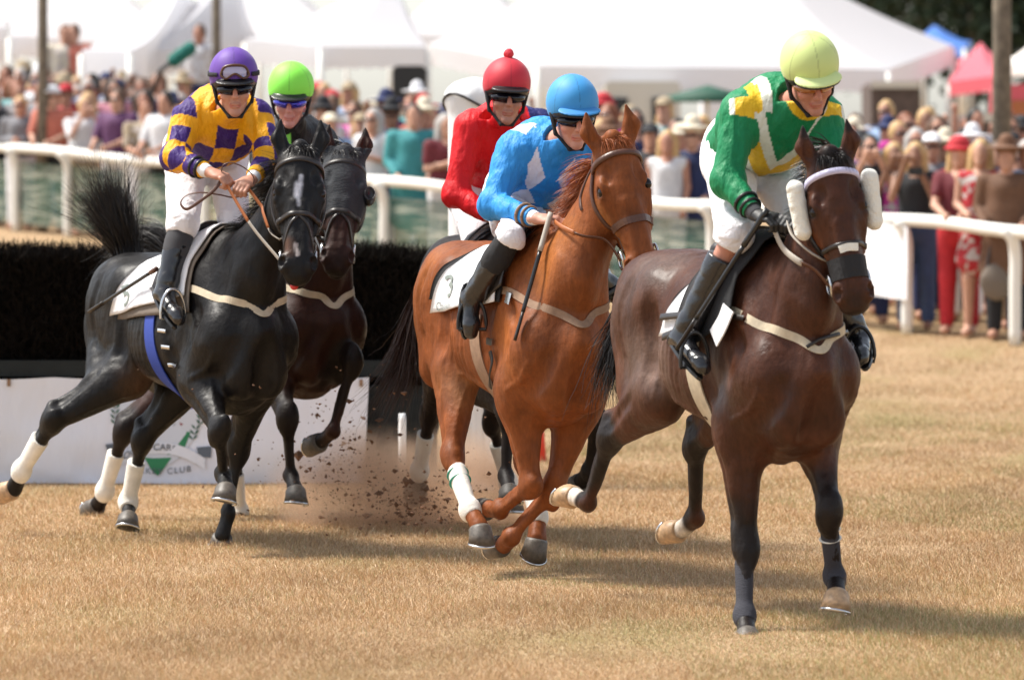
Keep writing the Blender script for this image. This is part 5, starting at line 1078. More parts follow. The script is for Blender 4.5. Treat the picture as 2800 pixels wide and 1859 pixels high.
# ------------------------------------------------------------------ running rail, netting, poles
DX = 2800/2362
def rail_d(px): return float(np.interp(px, [-400, 0, 1050, 1830, 2500, 2800, 3200], [65, 61, 52, 48, 44.6, 43.3, 41]))
def rail_pt(px, h=1.0): d = rail_d(px); x = (px-HX)/FPX*d; return V(x, d, float(ground_z(x, d))+h)
M['rail'] = mat('white_pvc', (.80, .79, .74), rough=.4, spec=.4)
rl = empty('rail', 'long white running rail curving along the front of the crowd', 'rail', tuple(rail_pt(1400, 0)))
m = MB(); q = spline([rail_pt(p)+V(0, 0, .02*math.sin(p*.013)) for p in range(-300, 3200, 120)], 90); m.tube(q, .058, 14); m.build('top_rail', M['rail'], rl, True)
for px in (-250, 42, 184, 350, 560, 820, 1050, 1340, 1640, 1945, 2215, 2480, 2776):
    b = rail_pt(px, 0); b[1] += .02; m = MB(); m.tube(spline([b, b+V(0, 0, .5), b+V(0, .0, .80), b+V(-.03, -.03, .93), b+V(-.10, -.02, 1.0)], 14), .052, 12); m.build('post', M['rail'], rl, True)
def net_mat():
    m = bpy.data.materials.new('green_netting'); m.use_nodes = True; t = m.node_tree; b = t.nodes['Principled BSDF']; g = t.nodes.new('ShaderNodeNewGeometry'); n = t.nodes.new('ShaderNodeTexNoise'); n.inputs['Scale'].default_value = 6
    mp = t.nodes.new('ShaderNodeMapping'); mp.inputs['Scale'].default_value = (.35, .35, 5); t.links.new(g.outputs['Position'], mp.inputs[0]); t.links.new(mp.outputs[0], n.inputs['Vector'])
    r = t.nodes.new('ShaderNodeValToRGB'); r.color_ramp.elements[0].position = .45; r.color_ramp.elements[0].color = (.07, .14, .10, 1); r.color_ramp.elements[1].position = .68; r.color_ramp.elements[1].color = (.50, .52, .42, 1)
    t.links.new(n.outputs[0], r.inputs[0]); t.links.new(r.outputs[0], b.inputs['Base Color']); b.inputs['Roughness'].default_value = .9; b.inputs['Alpha'].default_value = .55; return m
nb_ = MB(); ps = list(range(-300, 2360, 60)); g = []
for i, p in enumerate(ps):
    for k in range(6): q = rail_pt(p, .10+.15*k); g.append(q+V(0, .10+.03*math.sin(p*.05+k*2), 0))
nb_.add(g, [(i*6+k, (i+1)*6+k, (i+1)*6+k+1, i*6+k+1) for i in range(len(ps)-1) for k in range(5)]); o = nb_.build('netting', net_mat(), None, True); tag(o, 'green wind netting stretched below the long white rail', 'netting')
a, b = rail_pt(2290, .98), rail_pt(2478, .95); c, d_ = rail_pt(2478, .30), rail_pt(2290, .32); m = MB(); off = V(0, -.12, 0); g = [a+off+V(0, 0, .05), b+off, c+off, d_+off]; n_ = 8
g2 = [(g[0]*(1-i/n_)+g[1]*(i/n_))*(1-j/5)+(g[3]*(1-i/n_)+g[2]*(i/n_))*(j/5)+V(0, .02*math.sin(i*1.9+j), 0) for i in range(n_+1) for j in range(6)]
m.add(g2, [(i*6+j, (i+1)*6+j, (i+1)*6+j+1, i*6+j+1) for i in range(n_) for j in range(5)]); o = m.build('sponsor_sheet', M['cloth_white'], None, True); tag(o, 'blank white sheet hung on the rail right of the front horse head', 'sheet')
M['wood_pole'] = mat('weathered_pole', (.16, .13, .095), rough=.9, var=.3, vscale=12)
for px, d_, r_, lab in ((115, 60.45, .062, 'slim weathered timber pole near the left edge, rising through the crowd'), (590, 66, .060, 'slim timber pole above the purple cap'), (2737, 47.2, .088, 'thick weathered timber pole at the right, standing in the crowd')):
    x = (px-HX)/FPX*d_; z0 = float(ground_z(x, d_)); root = empty('timber_pole', lab, 'pole', (x, d_, z0)); m = MB(); m.tube([(x, d_, z0), (x+.01, d_, 3), (x, d_, 6.2)], [r_*1.08, r_, r_*.92], 12); m.build('shaft', M['wood_pole'], root, True)
# ------------------------------------------------------------------ tents
M['tent'] = mat('white_tent_vinyl', (.72, .73, .77), rough=.5)
t_ = M['tent'].node_tree; tb = t_.nodes['Principled BSDF']; tr = t_.nodes.new('ShaderNodeBsdfTranslucent'); tr.inputs[0].default_value = (.86, .86, .88, 1); ms = t_.nodes.new('ShaderNodeMixShader'); ms.inputs[0].default_value = .45
t_.links.new(tb.outputs[0], ms.inputs[1]); t_.links.new(tr.outputs[0], ms.inputs[2]); t_.links.new(ms.outputs[0], t_.nodes['Material Output'].inputs[0])
M['tent_cream'] = mat('cream_tent_vinyl', (.84, .80, .72), rough=.5)
def Pd(x, y, d): return P(x*DX, y*DX, d)
def tent(label, corners, peaks, val=.45, mt='tent', legs=True, cat='tent'):
    """corners: eave points in order round the tent; peaks: one point, or two for a ridge between the middle sides"""
    c = [V(*q) for q in corners]; p = [V(*q) for q in peaks]; n = len(c); root = empty('tent', label, cat, tuple(np.mean(c, 0)-V(0, 0, 3)))
    m = MB()
    for i in range(n):
        a, b = c[i], c[(i+1) % n]; pa = min(p, key=lambda z: np.linalg.norm(z-a)); pb = min(p, key=lambda z: np.linalg.norm(z-b)); S_ = 8; g = []
        for u in range(S_+1):
            e = a*(1-u/S_)+b*(u/S_); t = pa*(1-u/S_)+pb*(u/S_)
            for w in range(S_+1): k = w/S_; q = e*(1-k)+t*k; q = q-V(0, 0, .10*math.sin(math.pi*k)*np.linalg.norm(t-e)*.25); g.append(q)
        m.add(g, [(u*(S_+1)+w, (u+1)*(S_+1)+w, (u+1)*(S_+1)+w+1, u*(S_+1)+w+1) for u in range(S_) for w in range(S_)])
    m.build('roof', M[mt], root, True); m = MB()
    for i in range(n):
        a, b = c[i], c[(i+1) % n]; K = 16; g = []
        for u in range(K+1): e = a*(1-u/K)+b*(u/K); g += [e, e-V(0, 0, val*(.92+.12*abs(math.sin(u*math.pi/2))))]
        m.add(g, [(2*u, 2*u+2, 2*u+3, 2*u+1) for u in range(K)])
    m.build('valance', M[mt], root, True)
    if legs:
        for q in c:
            z = float(ground_z(q[0], q[1])); m = MB(); m.tube([q-V(0, 0, .05), (q[0], q[1], z)], .05, 8); m.build('leg', M['rail'], root, True)
    return root
tent('huge white marquee filling the top right behind blue and green riders', [Pd(988, 103, 96), Pd(1240, 152, 80), Pd(2050, 160, 80), Pd(2198, 106, 92), Pd(1500, 90, 112)], [Pd(1380, -110, 92), Pd(1760, -110, 92)], val=.38)
tent('cream white marquee left of the huge one, above the lime cap', [Pd(566, 92, 78), Pd(740, 108, 76), Pd(985, 108, 80), Pd(960, 80, 96), Pd(640, 70, 96)], [Pd(905, -60, 88)], val=.34, mt='tent')
tent('white peaked tent behind the purple cap', [Pd(302, 116, 72), Pd(560, 118, 80), Pd(600, 90, 92), Pd(330, 85, 90)], [Pd(545, -75, 82)], val=.36)
tent('white tent left of the purple cap with a deep white skirt', [Pd(188, 118, 70), Pd(300, 118, 69), Pd(470, 70, 84), Pd(300, 60, 88)], [Pd(430, -60, 80)], val=.5)
tent('white tent behind the leftmost pole', [Pd(22, 82, 82), Pd(230, 96, 84), Pd(240, 70, 100), Pd(40, 60, 100)], [Pd(330, -80, 92)], val=.34)
tent('white tent filling the gap behind the red cap and cream marquee', [Pd(900, 80, 120), Pd(1250, 84, 118), Pd(1260, 70, 135), Pd(910, 70, 135)], [Pd(1080, -90, 126)], val=.5)
tent('white tent glimpsed between the two peaked tents at left', [Pd(380, 84, 122), Pd(800, 84, 118), Pd(800, 70, 140), Pd(380, 70, 140)], [Pd(590, -120, 130)], val=.7)
tent('white tent glimpsed behind the leftmost tents', [Pd(-60, 70, 128), Pd(390, 76, 124), Pd(390, 64, 145), Pd(-60, 60, 145)], [Pd(160, -140, 135)], val=.7)
tent('white tent cut off by the left edge', [Pd(-180, 70, 90), Pd(18, 62, 92), Pd(20, 45, 110), Pd(-150, 45, 110)], [Pd(-80, -60, 100)], val=.7)
M['blue_tent'] = mat('blue_canopy', (.05, .16, .50), rough=.6); M['red_tent'] = mat('red_canopy', (.62, .10, .13), rough=.6); M['stall'] = mat('stall_cream', (.55, .52, .45), rough=.6); M['dkwood'] = mat('brown_boards', (.09, .065, .055), rough=.9, var=.3)
tent('blue pop-up canopy beyond the right end of the marquee', [Pd(2105, 92, 118), Pd(2225, 108, 114), Pd(2240, 96, 128), Pd(2130, 84, 130)], [Pd(2155, 58, 122)], val=.25, mt='blue_tent', cat='canopy')
tent('red and pink canopy left of the thick right pole', [Pd(2188, 190, 86), Pd(2300, 175, 84), Pd(2310, 120, 98), Pd(2215, 135, 98)], [Pd(2262, 98, 92)], val=.25, mt='red_tent', cat='canopy')
tent('pale canopy past the thick right pole at the edge', [Pd(2318, 150, 88), Pd(2420, 150, 86), Pd(2430, 130, 98), Pd(2330, 132, 98)], [Pd(2380, 100, 92)], val=.2, mt='tent_cream', cat='canopy')
# stall, trailer, cars, parasol
def boxthing(name, label, cat, px0, px1, py0, py1, d, depth, mt, parts=()):
    a = Pd(px0, py1, d); b = Pd(px1, py0, d); z0 = min(a[2], float(ground_z(a[0], d+depth/2))); root = empty(name, label, cat, ((a[0]+b[0])/2, d+depth/2, z0)); s = SDF(); c = V((a[0]+b[0])/2, d+depth/2, (z0+b[2])/2)
    m = MB(); w, h = b[0]-a[0], b[2]-z0; e = .06; prof = [(-w/2+e, 0), (w/2-e, 0), (w/2, e), (w/2, h-e), (w/2-e, h), (-w/2+e, h), (-w/2, h-e), (-w/2, e)]; vs = [(c[0]+x, d+y, z0+z) for y in (0, depth) for x, z in prof]; n = 8
    m.add(vs, [(i, (i+1) % n, n+(i+1) % n, n+i) for i in range(n)]+[(0, i, i+1) for i in range(1, n-1)]+[(n, n+i+1, n+i) for i in range(1, n-1)]); m.build('panel', M[mt], root)
    for (nm, fx0, fx1, fz0, fz1, pm) in parts:
        m = MB(); m.box((c[0]-w/2+w*(fx0+fx1)/2, d-.02, z0+h*(fz0+fz1)/2), (w*(fx1-fx0), .03, h*(fz1-fz0))); m.build(nm, M[pm], root)
    return root
boxthing('trailer', 'cream trailer under the marquee right of the blue cap', 'trailer', 1396, 1570, 188, 262, 78, 2.4, 'stall', [('window', .1, .3, .5, .8, 'black_plastic'), ('window', .62, .85, .5, .8, 'black_plastic')])
boxthing('stall_counter', 'white draped counter under the marquee between the blue and green caps', 'counter', 1620, 1800, 205, 262, 76, 1.2, 'cloth_white')
boxthing('wooden_booth', 'brown boarded booth right of the green rider under the marquee edge', 'booth', 2010, 2120, 188, 300, 72, 2.0, 'dkwood', [('board', .0, 1.0, .93, 1.0, 'stall')])
boxthing('wooden_booth', 'brown boarded booth right beside the thick right pole', 'booth', 2225, 2300, 262, 340, 60, 1.2, 'dkwood', [('board', .0, 1.0, .93, 1.0, 'stall')])
boxthing('inflatable_castle', 'magenta and orange inflatable at the right edge past the pole', 'inflatable', 2312, 2420, 195, 330, 78, 2.0, 'magenta' if 'magenta' in M else 'red_tent', [('panel_front', .2, .9, .45, .8, 'leather_tan')])
boxthing('equipment_case', 'dark equipment case under the cream marquee', 'case', 905, 985, 152, 205, 74, 1.0, 'black_plastic')
def car(label, px0, px1, d, col):
    a = Pd(px0, 0, d)[0]; b = Pd(px1, 0, d)[0]; w = b-a; x0 = (a+b)/2; z0 = float(ground_z(x0, d)); root = empty('parked_car', label, 'car', (x0, d, z0)); k = w/4.4
    pr = [(-2.2, .35), (-2.15, .85), (-1.5, .98), (-1.0, 1.50), (.9, 1.55), (1.7, 1.05), (2.15, .95), (2.2, .35)]; m = MB(); n = len(pr); vs = [(x0+x*k, d+y, z0+z*k) for y in (0, 1.7) for x, z in pr]
    m.add(vs, [(i, (i+1) % n, n+(i+1) % n, n+i) for i in range(n)]+[(0, i, i+1) for i in range(1, n-1)]+[(n, n+i+1, n+i) for i in range(1, n-1)]); m.build('body', mat('car_paint', col, .3, coat=.5), root)
    m = MB(); m.add([(x0+x*k, d-.01, z0+z*k) for x, z in ((-1.25, 1.02), (-.9, 1.42), (.8, 1.46), (1.35, 1.05))], [(0, 1, 2, 3)]); m.build('window', M['lens'], root)
    for s_ in (-1.4, 1.4): m = MB(); m.tube([(x0+s_*k, d-.03, z0+.33*k), (x0+s_*k, d+.2, z0+.33*k)], .33*k, 16); m.build('wheel', M['black_plastic'], root)
car('dark grey car parked under the cream marquee, partly behind the lime cap', 690, 900, 90, (.03, .03, .035)); car('teal car parked at the gap between the two marquees', 960, 1110, 92, (.05, .22, .30))
root = empty('parasol', 'dark green parasol between the blue and green caps', 'parasol', tuple(Pd(1625, 300, 70))); c = Pd(1632, 196, 70); m = MB(); K = 16
m.add([tuple(c)]+[(c[0]+.62*math.cos(t), c[1]+.62*math.sin(t), c[2]-.17) for t in np.linspace(0, 2*math.pi, K, endpoint=False)]+[(c[0]+.62*math.cos(t), c[1]+.62*math.sin(t), c[2]-.24) for t in np.linspace(0, 2*math.pi, K, endpoint=False)], [(0, 1+i, 1+(i+1) % K) for i in range(K)]+[(1+i, 1+K+i, 1+K+(i+1) % K, 1+(i+1) % K) for i in range(K)])
m.build('canopy', mat('green_canopy', (.01, .07, .04), .7), root, True); m = MB(); m.tube([c, (c[0], c[1], float(ground_z(c[0], c[1])))], .025, 8); m.build('pole', M['rail'], root)
# boom microphone above the left crowd
root = empty('boom_microphone', 'boom microphone in a teal fur windshield above the crowd left of purple cap', 'microphone', tuple(Pd(420, 125, 62))); s_ = SDF(); s_.cone(Pd(402, 140, 62), Pd(438, 112, 62), .085, .085, 0); w_ = Wave(2, 90, 6); s_.noise(lambda X, Y, Z: w_(X, Y, Z)*.012); v_, f_ = s_.mesh(.015); mesh_np('windshield', v_, f_, mat('teal_fur', (.01, .14, .11), .9, sheen=.4), root)
m = MB(); m.tube([Pd(400, 141, 62), Pd(372, 160, 62), Pd(352, 215, 62.3)], .03, 8); m.build('pole', M['black_plastic'], root)
# ------------------------------------------------------------------ spectators
for k, c in (('p_skin', .6), ('p_top', .8), ('p_bottom', .85), ('p_hair', .6), ('p_hat', .8)): M[k] = mat(k.replace('p_', 'spectator_'), rough=c, objcol=True, var=.12, vscale=18)
t_ = M['p_top'].node_tree; b_ = t_.nodes['Principled BSDF']; l_ = b_.inputs['Base Color'].links[0].from_socket; oi = t_.nodes.new('ShaderNodeObjectInfo'); tc = t_.nodes.new('ShaderNodeTexCoord'); wv_ = t_.nodes.new('ShaderNodeTexNoise'); wv_.inputs['Scale'].default_value = 16; t_.links.new(tc.outputs['Object'], wv_.inputs['Vector'])
m1 = t_.nodes.new('ShaderNodeMath'); m1.operation = 'GREATER_THAN'; m1.inputs[1].default_value = .62; t_.links.new(oi.outputs['Random'], m1.inputs[0]); m2 = t_.nodes.new('ShaderNodeMath'); m2.operation = 'GREATER_THAN'; m2.inputs[1].default_value = .54; t_.links.new(wv_.outputs[0], m2.inputs[0]); m3 = t_.nodes.new('ShaderNodeMath'); m3.operation = 'MULTIPLY'; t_.links.new(m1.outputs[0], m3.inputs[0]); t_.links.new(m2.outputs[0], m3.inputs[1])
mx_ = t_.nodes.new('ShaderNodeMix'); mx_.data_type = 'RGBA'; t_.links.new(m3.outputs[0], mx_.inputs[0]); t_.links.new(l_, mx_.inputs[6]); mx_.inputs[7].default_value = (.45, .40, .38, 1); t_.links.new(mx_.outputs[2], b_.inputs['Base Color'])
def proto(kind):
    """spectator standing at the origin, facing -Y: parts as meshes"""
    fem = kind in ('dress', 'tank', 'long', 'phone_w', 'lean_w'); out = {}; b = SDF(); w = .17 if fem else .20
    b.ell((0, -.01, 1.58), (.072, .092, .115), None, 0); b.ell((0, -.075, 1.50), (.04, .035, .045), None, .02); b.cone((0, -.095, 1.575), (0, -.105, 1.55), .010, .014, .01); b.cone((0, .0, 1.30), (0, 0, 1.52), .075, .05, .03); b.cone((0, 0, .95), (0, 0, 1.33), .10, .11, .04, (1, 0, 0), 1.3); b.cone((-w, 0, 1.38), (w, 0, 1.38), .05, .05, .04)
    arms = {'stand': [((.21, .02, 1.12), (.20, -.06, .88))]*2, 'fold': [((.24, .0, 1.14), (.02, -.20, 1.14))]*2, 'phone': [((.20, -.16, 1.22), (.06, -.27, 1.50))]*2, 'phone_w': [((.19, -.16, 1.20), (.05, -.27, 1.52))]*2, 'lean': [((.22, -.12, 1.14), (.10, -.38, 1.05))]*2, 'lean_w': [((.20, -.12, 1.14), (.08, -.38, 1.05))]*2,
            'dress': [((.20, .0, 1.14), (.10, -.20, 1.06))]*2, 'tank': [((.20, .0, 1.14), (.18, -.10, .92))]*2, 'long': [((.20, .0, 1.14), (.05, -.22, 1.20))]*2, 'wave': [((.24, -.05, 1.40), (.26, -.10, 1.66)), ((.22, .02, 1.12), (.20, -.06, .88))], 'coat': [((.24, .0, 1.14), (.16, -.20, 1.0))]*2}[kind]
    hands = []
    for sg, (e, h) in zip((-1, 1), arms):
        S_, E_, H_ = V(sg*w, 0, 1.38), V(sg*e[0], e[1], e[2]), V(sg*h[0], h[1], h[2]); b.cone(S_, E_, .045, .036, .02); b.cone(E_, H_, .036, .026, .02); b.ell(H_+nrm(H_-E_)*.05, (.035, .035, .045), None, .02); hands.append((S_, E_, H_))
    for sg in (-1, 1): b.cone((sg*.09, 0, .92), (sg*.10, -.01, .50), .085, .058, .03); b.cone((sg*.10, -.01, .50), (sg*.11, .02, .10), .058, .036, .02); b.cone((sg*.11, .03, .06), (sg*.12, -.13, .045), .045, .035, .02)
    out['body'] = b.mesh(.018)
    t = SDF(); sl = {'tank': 0, 'dress': 0, 'phone_w': 0, 'lean_w': .45, 'long': .5}.get(kind, 1.0 if kind in ('coat', 'fold') else .7)
    t.cone((0, 0, .98), (0, 0, 1.30), .125 if fem else .15, .125 if fem else .145, 0, (1, 0, 0), 1.3); t.cone((-w*.85, 0, 1.375), (w*.85, 0, 1.375), .068, .068, .05)
    for S_, E_, H_ in hands:
        if sl > 0: t.cone(S_, S_+(E_-S_)*min(1, sl*1.3), .066, .056, .03)
        if sl >= 1: t.cone(E_, E_+(H_-E_)*.85, .055, .042, .02)
    if kind == 'coat': t.cone((0, 0, 1.1), (0, 0, .62), .15, .19, .05, (1, 0, 0), 1.3)
    if kind == 'dress': t.cone((0, 0, 1.0), (0, 0, .68), .12, .17, .05, (1, 0, 0), 1.3)
    wv = Wave(3, 24, 6); t.noise(lambda X, Y, Z: wv(X, Y, Z)*.008); out['top'] = t.mesh(.018)
    if kind != 'dress':
        q = SDF(); q.cone((0, 0, .96), (0, 0, .90), .14, .14, 0, (1, 0, 0), 1.2)
        for sg in (-1, 1): q.cone((sg*.09, 0, .90), (sg*.10, 0, .50), .105, .080, .03); q.cone((sg*.10, 0, .50), (sg*.11, .02, .12), .080, .065, .02)
        out['bottom'] = q.mesh(.02)
    h = SDF(); h.ell((0, .012, 1.60), (.083, .098, .115), None, 0); h.ell((0, -.10, 1.545), (.075, .06, .085), None, .02, 'sub')
    if fem:
        for sg in (-1, 1): h.cone((sg*.06, .02, 1.60), (sg*.085, .0, 1.34), .05, .045, .03)
        h.cone((0, .06, 1.6), (0, .08, 1.34), .07, .06, .04)
    wh = Wave(7, 60, 6, dirs=(1.5, 1.5, .3)); h.noise(lambda X, Y, Z: wh(X, Y, Z)*.006); out['hair'] = h.mesh(.014); return out
def hatmesh(kind):
    s = SDF()
    if kind == 'cap': s.ell((0, 0, 1.645), (.092, .105, .080), None, 0); s.plane((0, 0, 1.63), (0, 0, 1)); s.ell((0, -.12, 1.645), (.070, .075, .012), None, .01)
    elif kind == 'wide': s.cone((0, 0, 1.66), (0, 0, 1.72), .095, .075, 0); s.ell((0, 0, 1.665), (.20, .21, .016), None, .015)
    else: s.ell((0, 0, 1.67), (.10, .11, .09), None, 0); s.ell((0, 0, 1.64), (.14, .15, .02), None, .02)
    return s.mesh(.013)
PK = {}
for k in ('stand', 'fold', 'phone', 'phone_w', 'lean', 'lean_w', 'dress', 'tank', 'long', 'coat', 'wave'):
    PK[k] = {}
    for nm, (v_, f_) in proto(k).items():
        o = mesh_np(nm, v_, f_, M[{'body': 'p_skin', 'top': 'p_top', 'bottom': 'p_bottom', 'hair': 'p_hair'}[nm]]); PK[k][nm] = o.data; bpy.data.objects.remove(o)
HATM = {}
for k in ('cap', 'wide', 'round'): v_, f_ = hatmesh(k); o = mesh_np('hat', v_, f_, M['p_hat']); HATM[k] = o.data; bpy.data.objects.remove(o)
s_ = SDF(); s_.ell((0, -.085, 1.590), (.066, .024, .020), None, 0); v_, f_ = s_.mesh(.01); o = mesh_np('sunglasses', v_, f_, M['lens']); GLM = o.data; bpy.data.objects.remove(o)
COL = {'white': (.72, .72, .74), 'black': (.015, .015, .018), 'navy': (.02, .03, .10), 'grey': (.22, .22, .24), 'pale blue': (.30, .42, .62), 'pink': (.60, .25, .32), 'magenta': (.55, .03, .30), 'red': (.45, .02, .03), 'maroon': (.16, .02, .03), 'khaki': (.36, .28, .18), 'brown': (.15, .07, .035),
       'teal': (.05, .30, .32), 'cream': (.65, .58, .45), 'plum': (.12, .04, .12), 'olive': (.12, .13, .05), 'coral': (.60, .18, .12), 'denim blue': (.05, .08, .17)}
HAIR = {'blond': (.50, .32, .14), 'dark': (.02, .014, .01), 'brown': (.10, .05, .025), 'grey': (.38, .36, .34), 'auburn': (.20, .06, .02)}
SK = [(.52, .27, .18), (.44, .21, .14), (.58, .32, .22), (.30, .15, .09)]
USED = {}
def spectator(px, d, kind, top, bottom, hair, hat=None, hatcol='white', glasses=False, row='', sec='', h=1.0, r=RNG, label=None, skin=None, yaw=None):
    x = (px*DX-HX)/FPX*d; z = float(ground_z(x, d)); fem = kind in ('dress', 'tank', 'long', 'phone_w', 'lean_w'); who = 'woman' if fem else 'man'
    if label is None:
        garment = {'dress': 'dress', 'tank': 'sleeveless top', 'coat': 'coat', 'phone_w': 'sleeveless top', 'long': 'blouse', 'lean_w': 'blouse'}.get(kind, 'shirt')
        label = '%s in %s %s%s, %s%s' % (who, top, garment, (' and %s hat' % hatcol) if hat else ', %s hair' % hair, row, sec)
    if label in USED: return None
    USED[label] = 1
    o = bpy.data.objects.new('person', None); S.collection.objects.link(o); o.location = (x, d, z); o.rotation_euler = (0, 0, r.uniform(-.5, .5)-.1 if yaw is None else yaw); o.scale = (h, h, h); tag(o, label, 'person', 'spectators behind the white rail')
    sk = skin or SK[r.choice(4, p=[.4, .25, .27, .08])]; cols = {'body': tuple(q*.88 for q in sk), 'top': tuple(q*.82 for q in COL[top]), 'bottom': COL[bottom], 'hair': HAIR[hair]}
    for nm, me in PK[kind].items(): c = bpy.data.objects.new(nm, me); S.collection.objects.link(c); c.parent = o; c.color = (*cols[nm], 1)
    if hat: c = bpy.data.objects.new('hat', HATM[hat]); S.collection.objects.link(c); c.parent = o; c.color = (*COL[hatcol], 1)
    if glasses: c = bpy.data.objects.new('sunglasses', GLM); S.collection.objects.link(c); c.parent = o
    return o
rr = np.random.default_rng(21)
# the people one can tell apart on the right
near = [(2006, .6, 'phone', 'black', 'navy', 'dark', None, None, True, 'man with dark hair in black shirt raising a phone, right beside the front horse head'), (2062, .9, 'phone_w', 'magenta', 'navy', 'blond', None, None, False, 'woman in magenta top with raised arms beside the black camera holder'),
        (2112, .45, 'phone_w', 'black', 'denim blue', 'blond', None, None, False, 'blond woman in black top and jeans holding a camera to her face'), (2212, .5, 'lean_w', 'maroon', 'red', 'blond', 'round', 'red', False, 'woman in red and white hat and maroon top leaning on the rail'),
        (2262, .45, 'dress', 'red', 'red', 'blond', None, None, False, 'blond woman in short red dress and brown boots at the rail'), (2322, .5, 'coat', 'brown', 'black', 'brown', 'wide', 'brown', False, 'person in brown hat and long brown coat at the right rail post'), (2368, .9, 'stand', 'pale blue', 'navy', 'grey', None, None, False, 'grey haired man in pale blue shirt at the right edge'),
        (2150, 1.9, 'stand', 'grey', 'navy', 'brown', 'cap', 'white', True, 'man in white cap and sunglasses above the camera holder'), (2262, 2.3, 'stand', 'navy', 'navy', 'brown', 'cap', 'navy', False, 'man in blue cap left of the thick pole'), (1985, 1.7, 'stand', 'plum', 'navy', 'dark', 'cap', 'black', True, 'man in black cap beside the green sleeve'),
        (1598, 1.0, 'coat', 'navy', 'navy', 'brown', 'wide', 'cream', True, 'man in cream brimmed hat and navy jacket right of the chestnut head'), (1500, .8, 'stand', 'black', 'navy', 'dark', 'cap', 'black', False, 'man in black cap and black shirt right behind the chestnut ear'), (1540, .5, 'tank', 'white', 'white', 'blond', None, None, False, 'blond woman in white dress between the two men in dark clothes'),
        (1405, 1.0, 'stand', 'khaki', 'navy', 'brown', 'wide', 'brown', False, 'person in brown brimmed hat above the chestnut forelock')]
for (x, dy, kd, tp, bt, hr, ht, hc, gl, lb) in near: spectator(x, rail_d(x*DX)+dy, kd, tp, bt, hr, ht, hc or 'white', gl, label=lb, r=rr, h=rr.uniform(.97, 1.03), yaw=rr.uniform(-.3, .2))
c = Pd(2112, 396, rail_d(2112*DX)+.12); m = MB(); m.box(c, (.13, .07, .07)); m.tube([c, c-V(0, .10, 0)], .03, 12); o = m.build('camera', M['black_plastic']); tag(o, 'black camera held up by the woman in jeans', 'camera')
c = Pd(2045, 560, rail_d(2045*DX)+.2); m = MB(); m.box(c, (.05, .05, .16)); m.tube([c+V(0, 0, .07), c+V(0, 0, .13)], [.03, .018], 10); o = m.build('plastic_bottle', M['cloth_white']); tag(o, 'white bottle standing by the rail below the magenta top', 'bottle')
rt = empty('handbag', 'grey shoulder bag hanging at the side of the brown coat', 'bag', tuple(Pd(2300, 640, rail_d(2300*DX)+.25))); s_ = SDF(); c = Pd(2300, 650, rail_d(2300*DX)+.25); s_.ell(c, (.15, .07, .17), None, 0); wv = Wave(4, 30); s_.noise(lambda X, Y, Z: wv(X, Y, Z)*.01); v_, f_ = s_.mesh(.015); mesh_np('bag_body', v_, f_, M['grey_cloth'], rt); ribbon_free('strap', [c+V(-.1, 0, .1), c+V(0, .05, .5), c+V(.1, 0, .1)], .03, .008, M['leather'], rt)
kinds = ['stand', 'fold', 'phone', 'lean', 'dress', 'tank', 'long', 'coat', 'wave', 'long', 'tank', 'stand']; tops = ['white', 'white', 'pale blue', 'pink', 'black', 'navy', 'grey', 'magenta', 'red', 'maroon', 'khaki', 'teal', 'cream', 'plum', 'coral', 'brown', 'white', 'grey']
def fill(x0, x1, rows, sec, step=88, skip=(), d0=.55, dr=1.25):
    names = ['front row', 'second row', 'third row', 'fourth row', 'fifth row', 'sixth row', 'seventh row', 'eighth row', 'rear row']
    for ri in range(rows):
        x = x0+rr.uniform(0, .6)*step
        while x < x1:
            d = rail_d(x*DX)+d0+ri*dr+rr.uniform(-.2, .3)
            for _ in range(0 if any(a < x < b and ri < lim for a, b, lim in skip) else 12):
                hat = rr.choice([None, 'cap', 'wide', 'round'], p=[.72, .14, .09, .05]); k = kinds[rr.integers(len(kinds))]; k = 'lean' if (ri == 0 and rr.random() < .4) else k
                if spectator(x, d, k, tops[rr.integers(len(tops))], ['navy', 'denim blue', 'khaki', 'black', 'white'][rr.integers(5)], ['blond', 'dark', 'brown', 'grey', 'auburn', 'blond', 'brown'][rr.integers(7)], hat, ['white', 'black', 'cream', 'khaki', 'navy', 'red'][rr.integers(6)], bool(rr.random() < .4), names[ri], sec, h=rr.uniform(.93, 1.07), r=rr): break

            x += step*rr.uniform(.75, 1.25)*rail_d(0)/d
fill(-110, 380, 9, ' left of purple cap', 66); fill(380, 620, 7, ' behind purple cap', 84, [(430, 600, 9)]); fill(735, 1030, 8, ' right of lime cap', 76); fill(1030, 1250, 7, ' behind red cap', 95, [(1040, 1240, 9)])
fill(1255, 1420, 6, ' above chestnut head', 100, [(1370, 1440, 2)]); fill(1430, 1640, 6, ' left of green jacket', 88, [(1430, 1640, 2)]); fill(1960, 2380, 7, ' right of green jacket', 78, [(1960, 2400, 1)], dr=1.35)
for x, y, tp in ((170, 112, 'coral'), (150, 165, 'cream'), (460, 150, 'white')): spectator(x, 71, 'stand', tp, 'navy', 'brown', label='person standing higher than the rest in %s shirt near the %s' % (tp, 'leftmost pole' if x < 200 else 'purple cap'), r=rr, h=1.08).location.z += .5
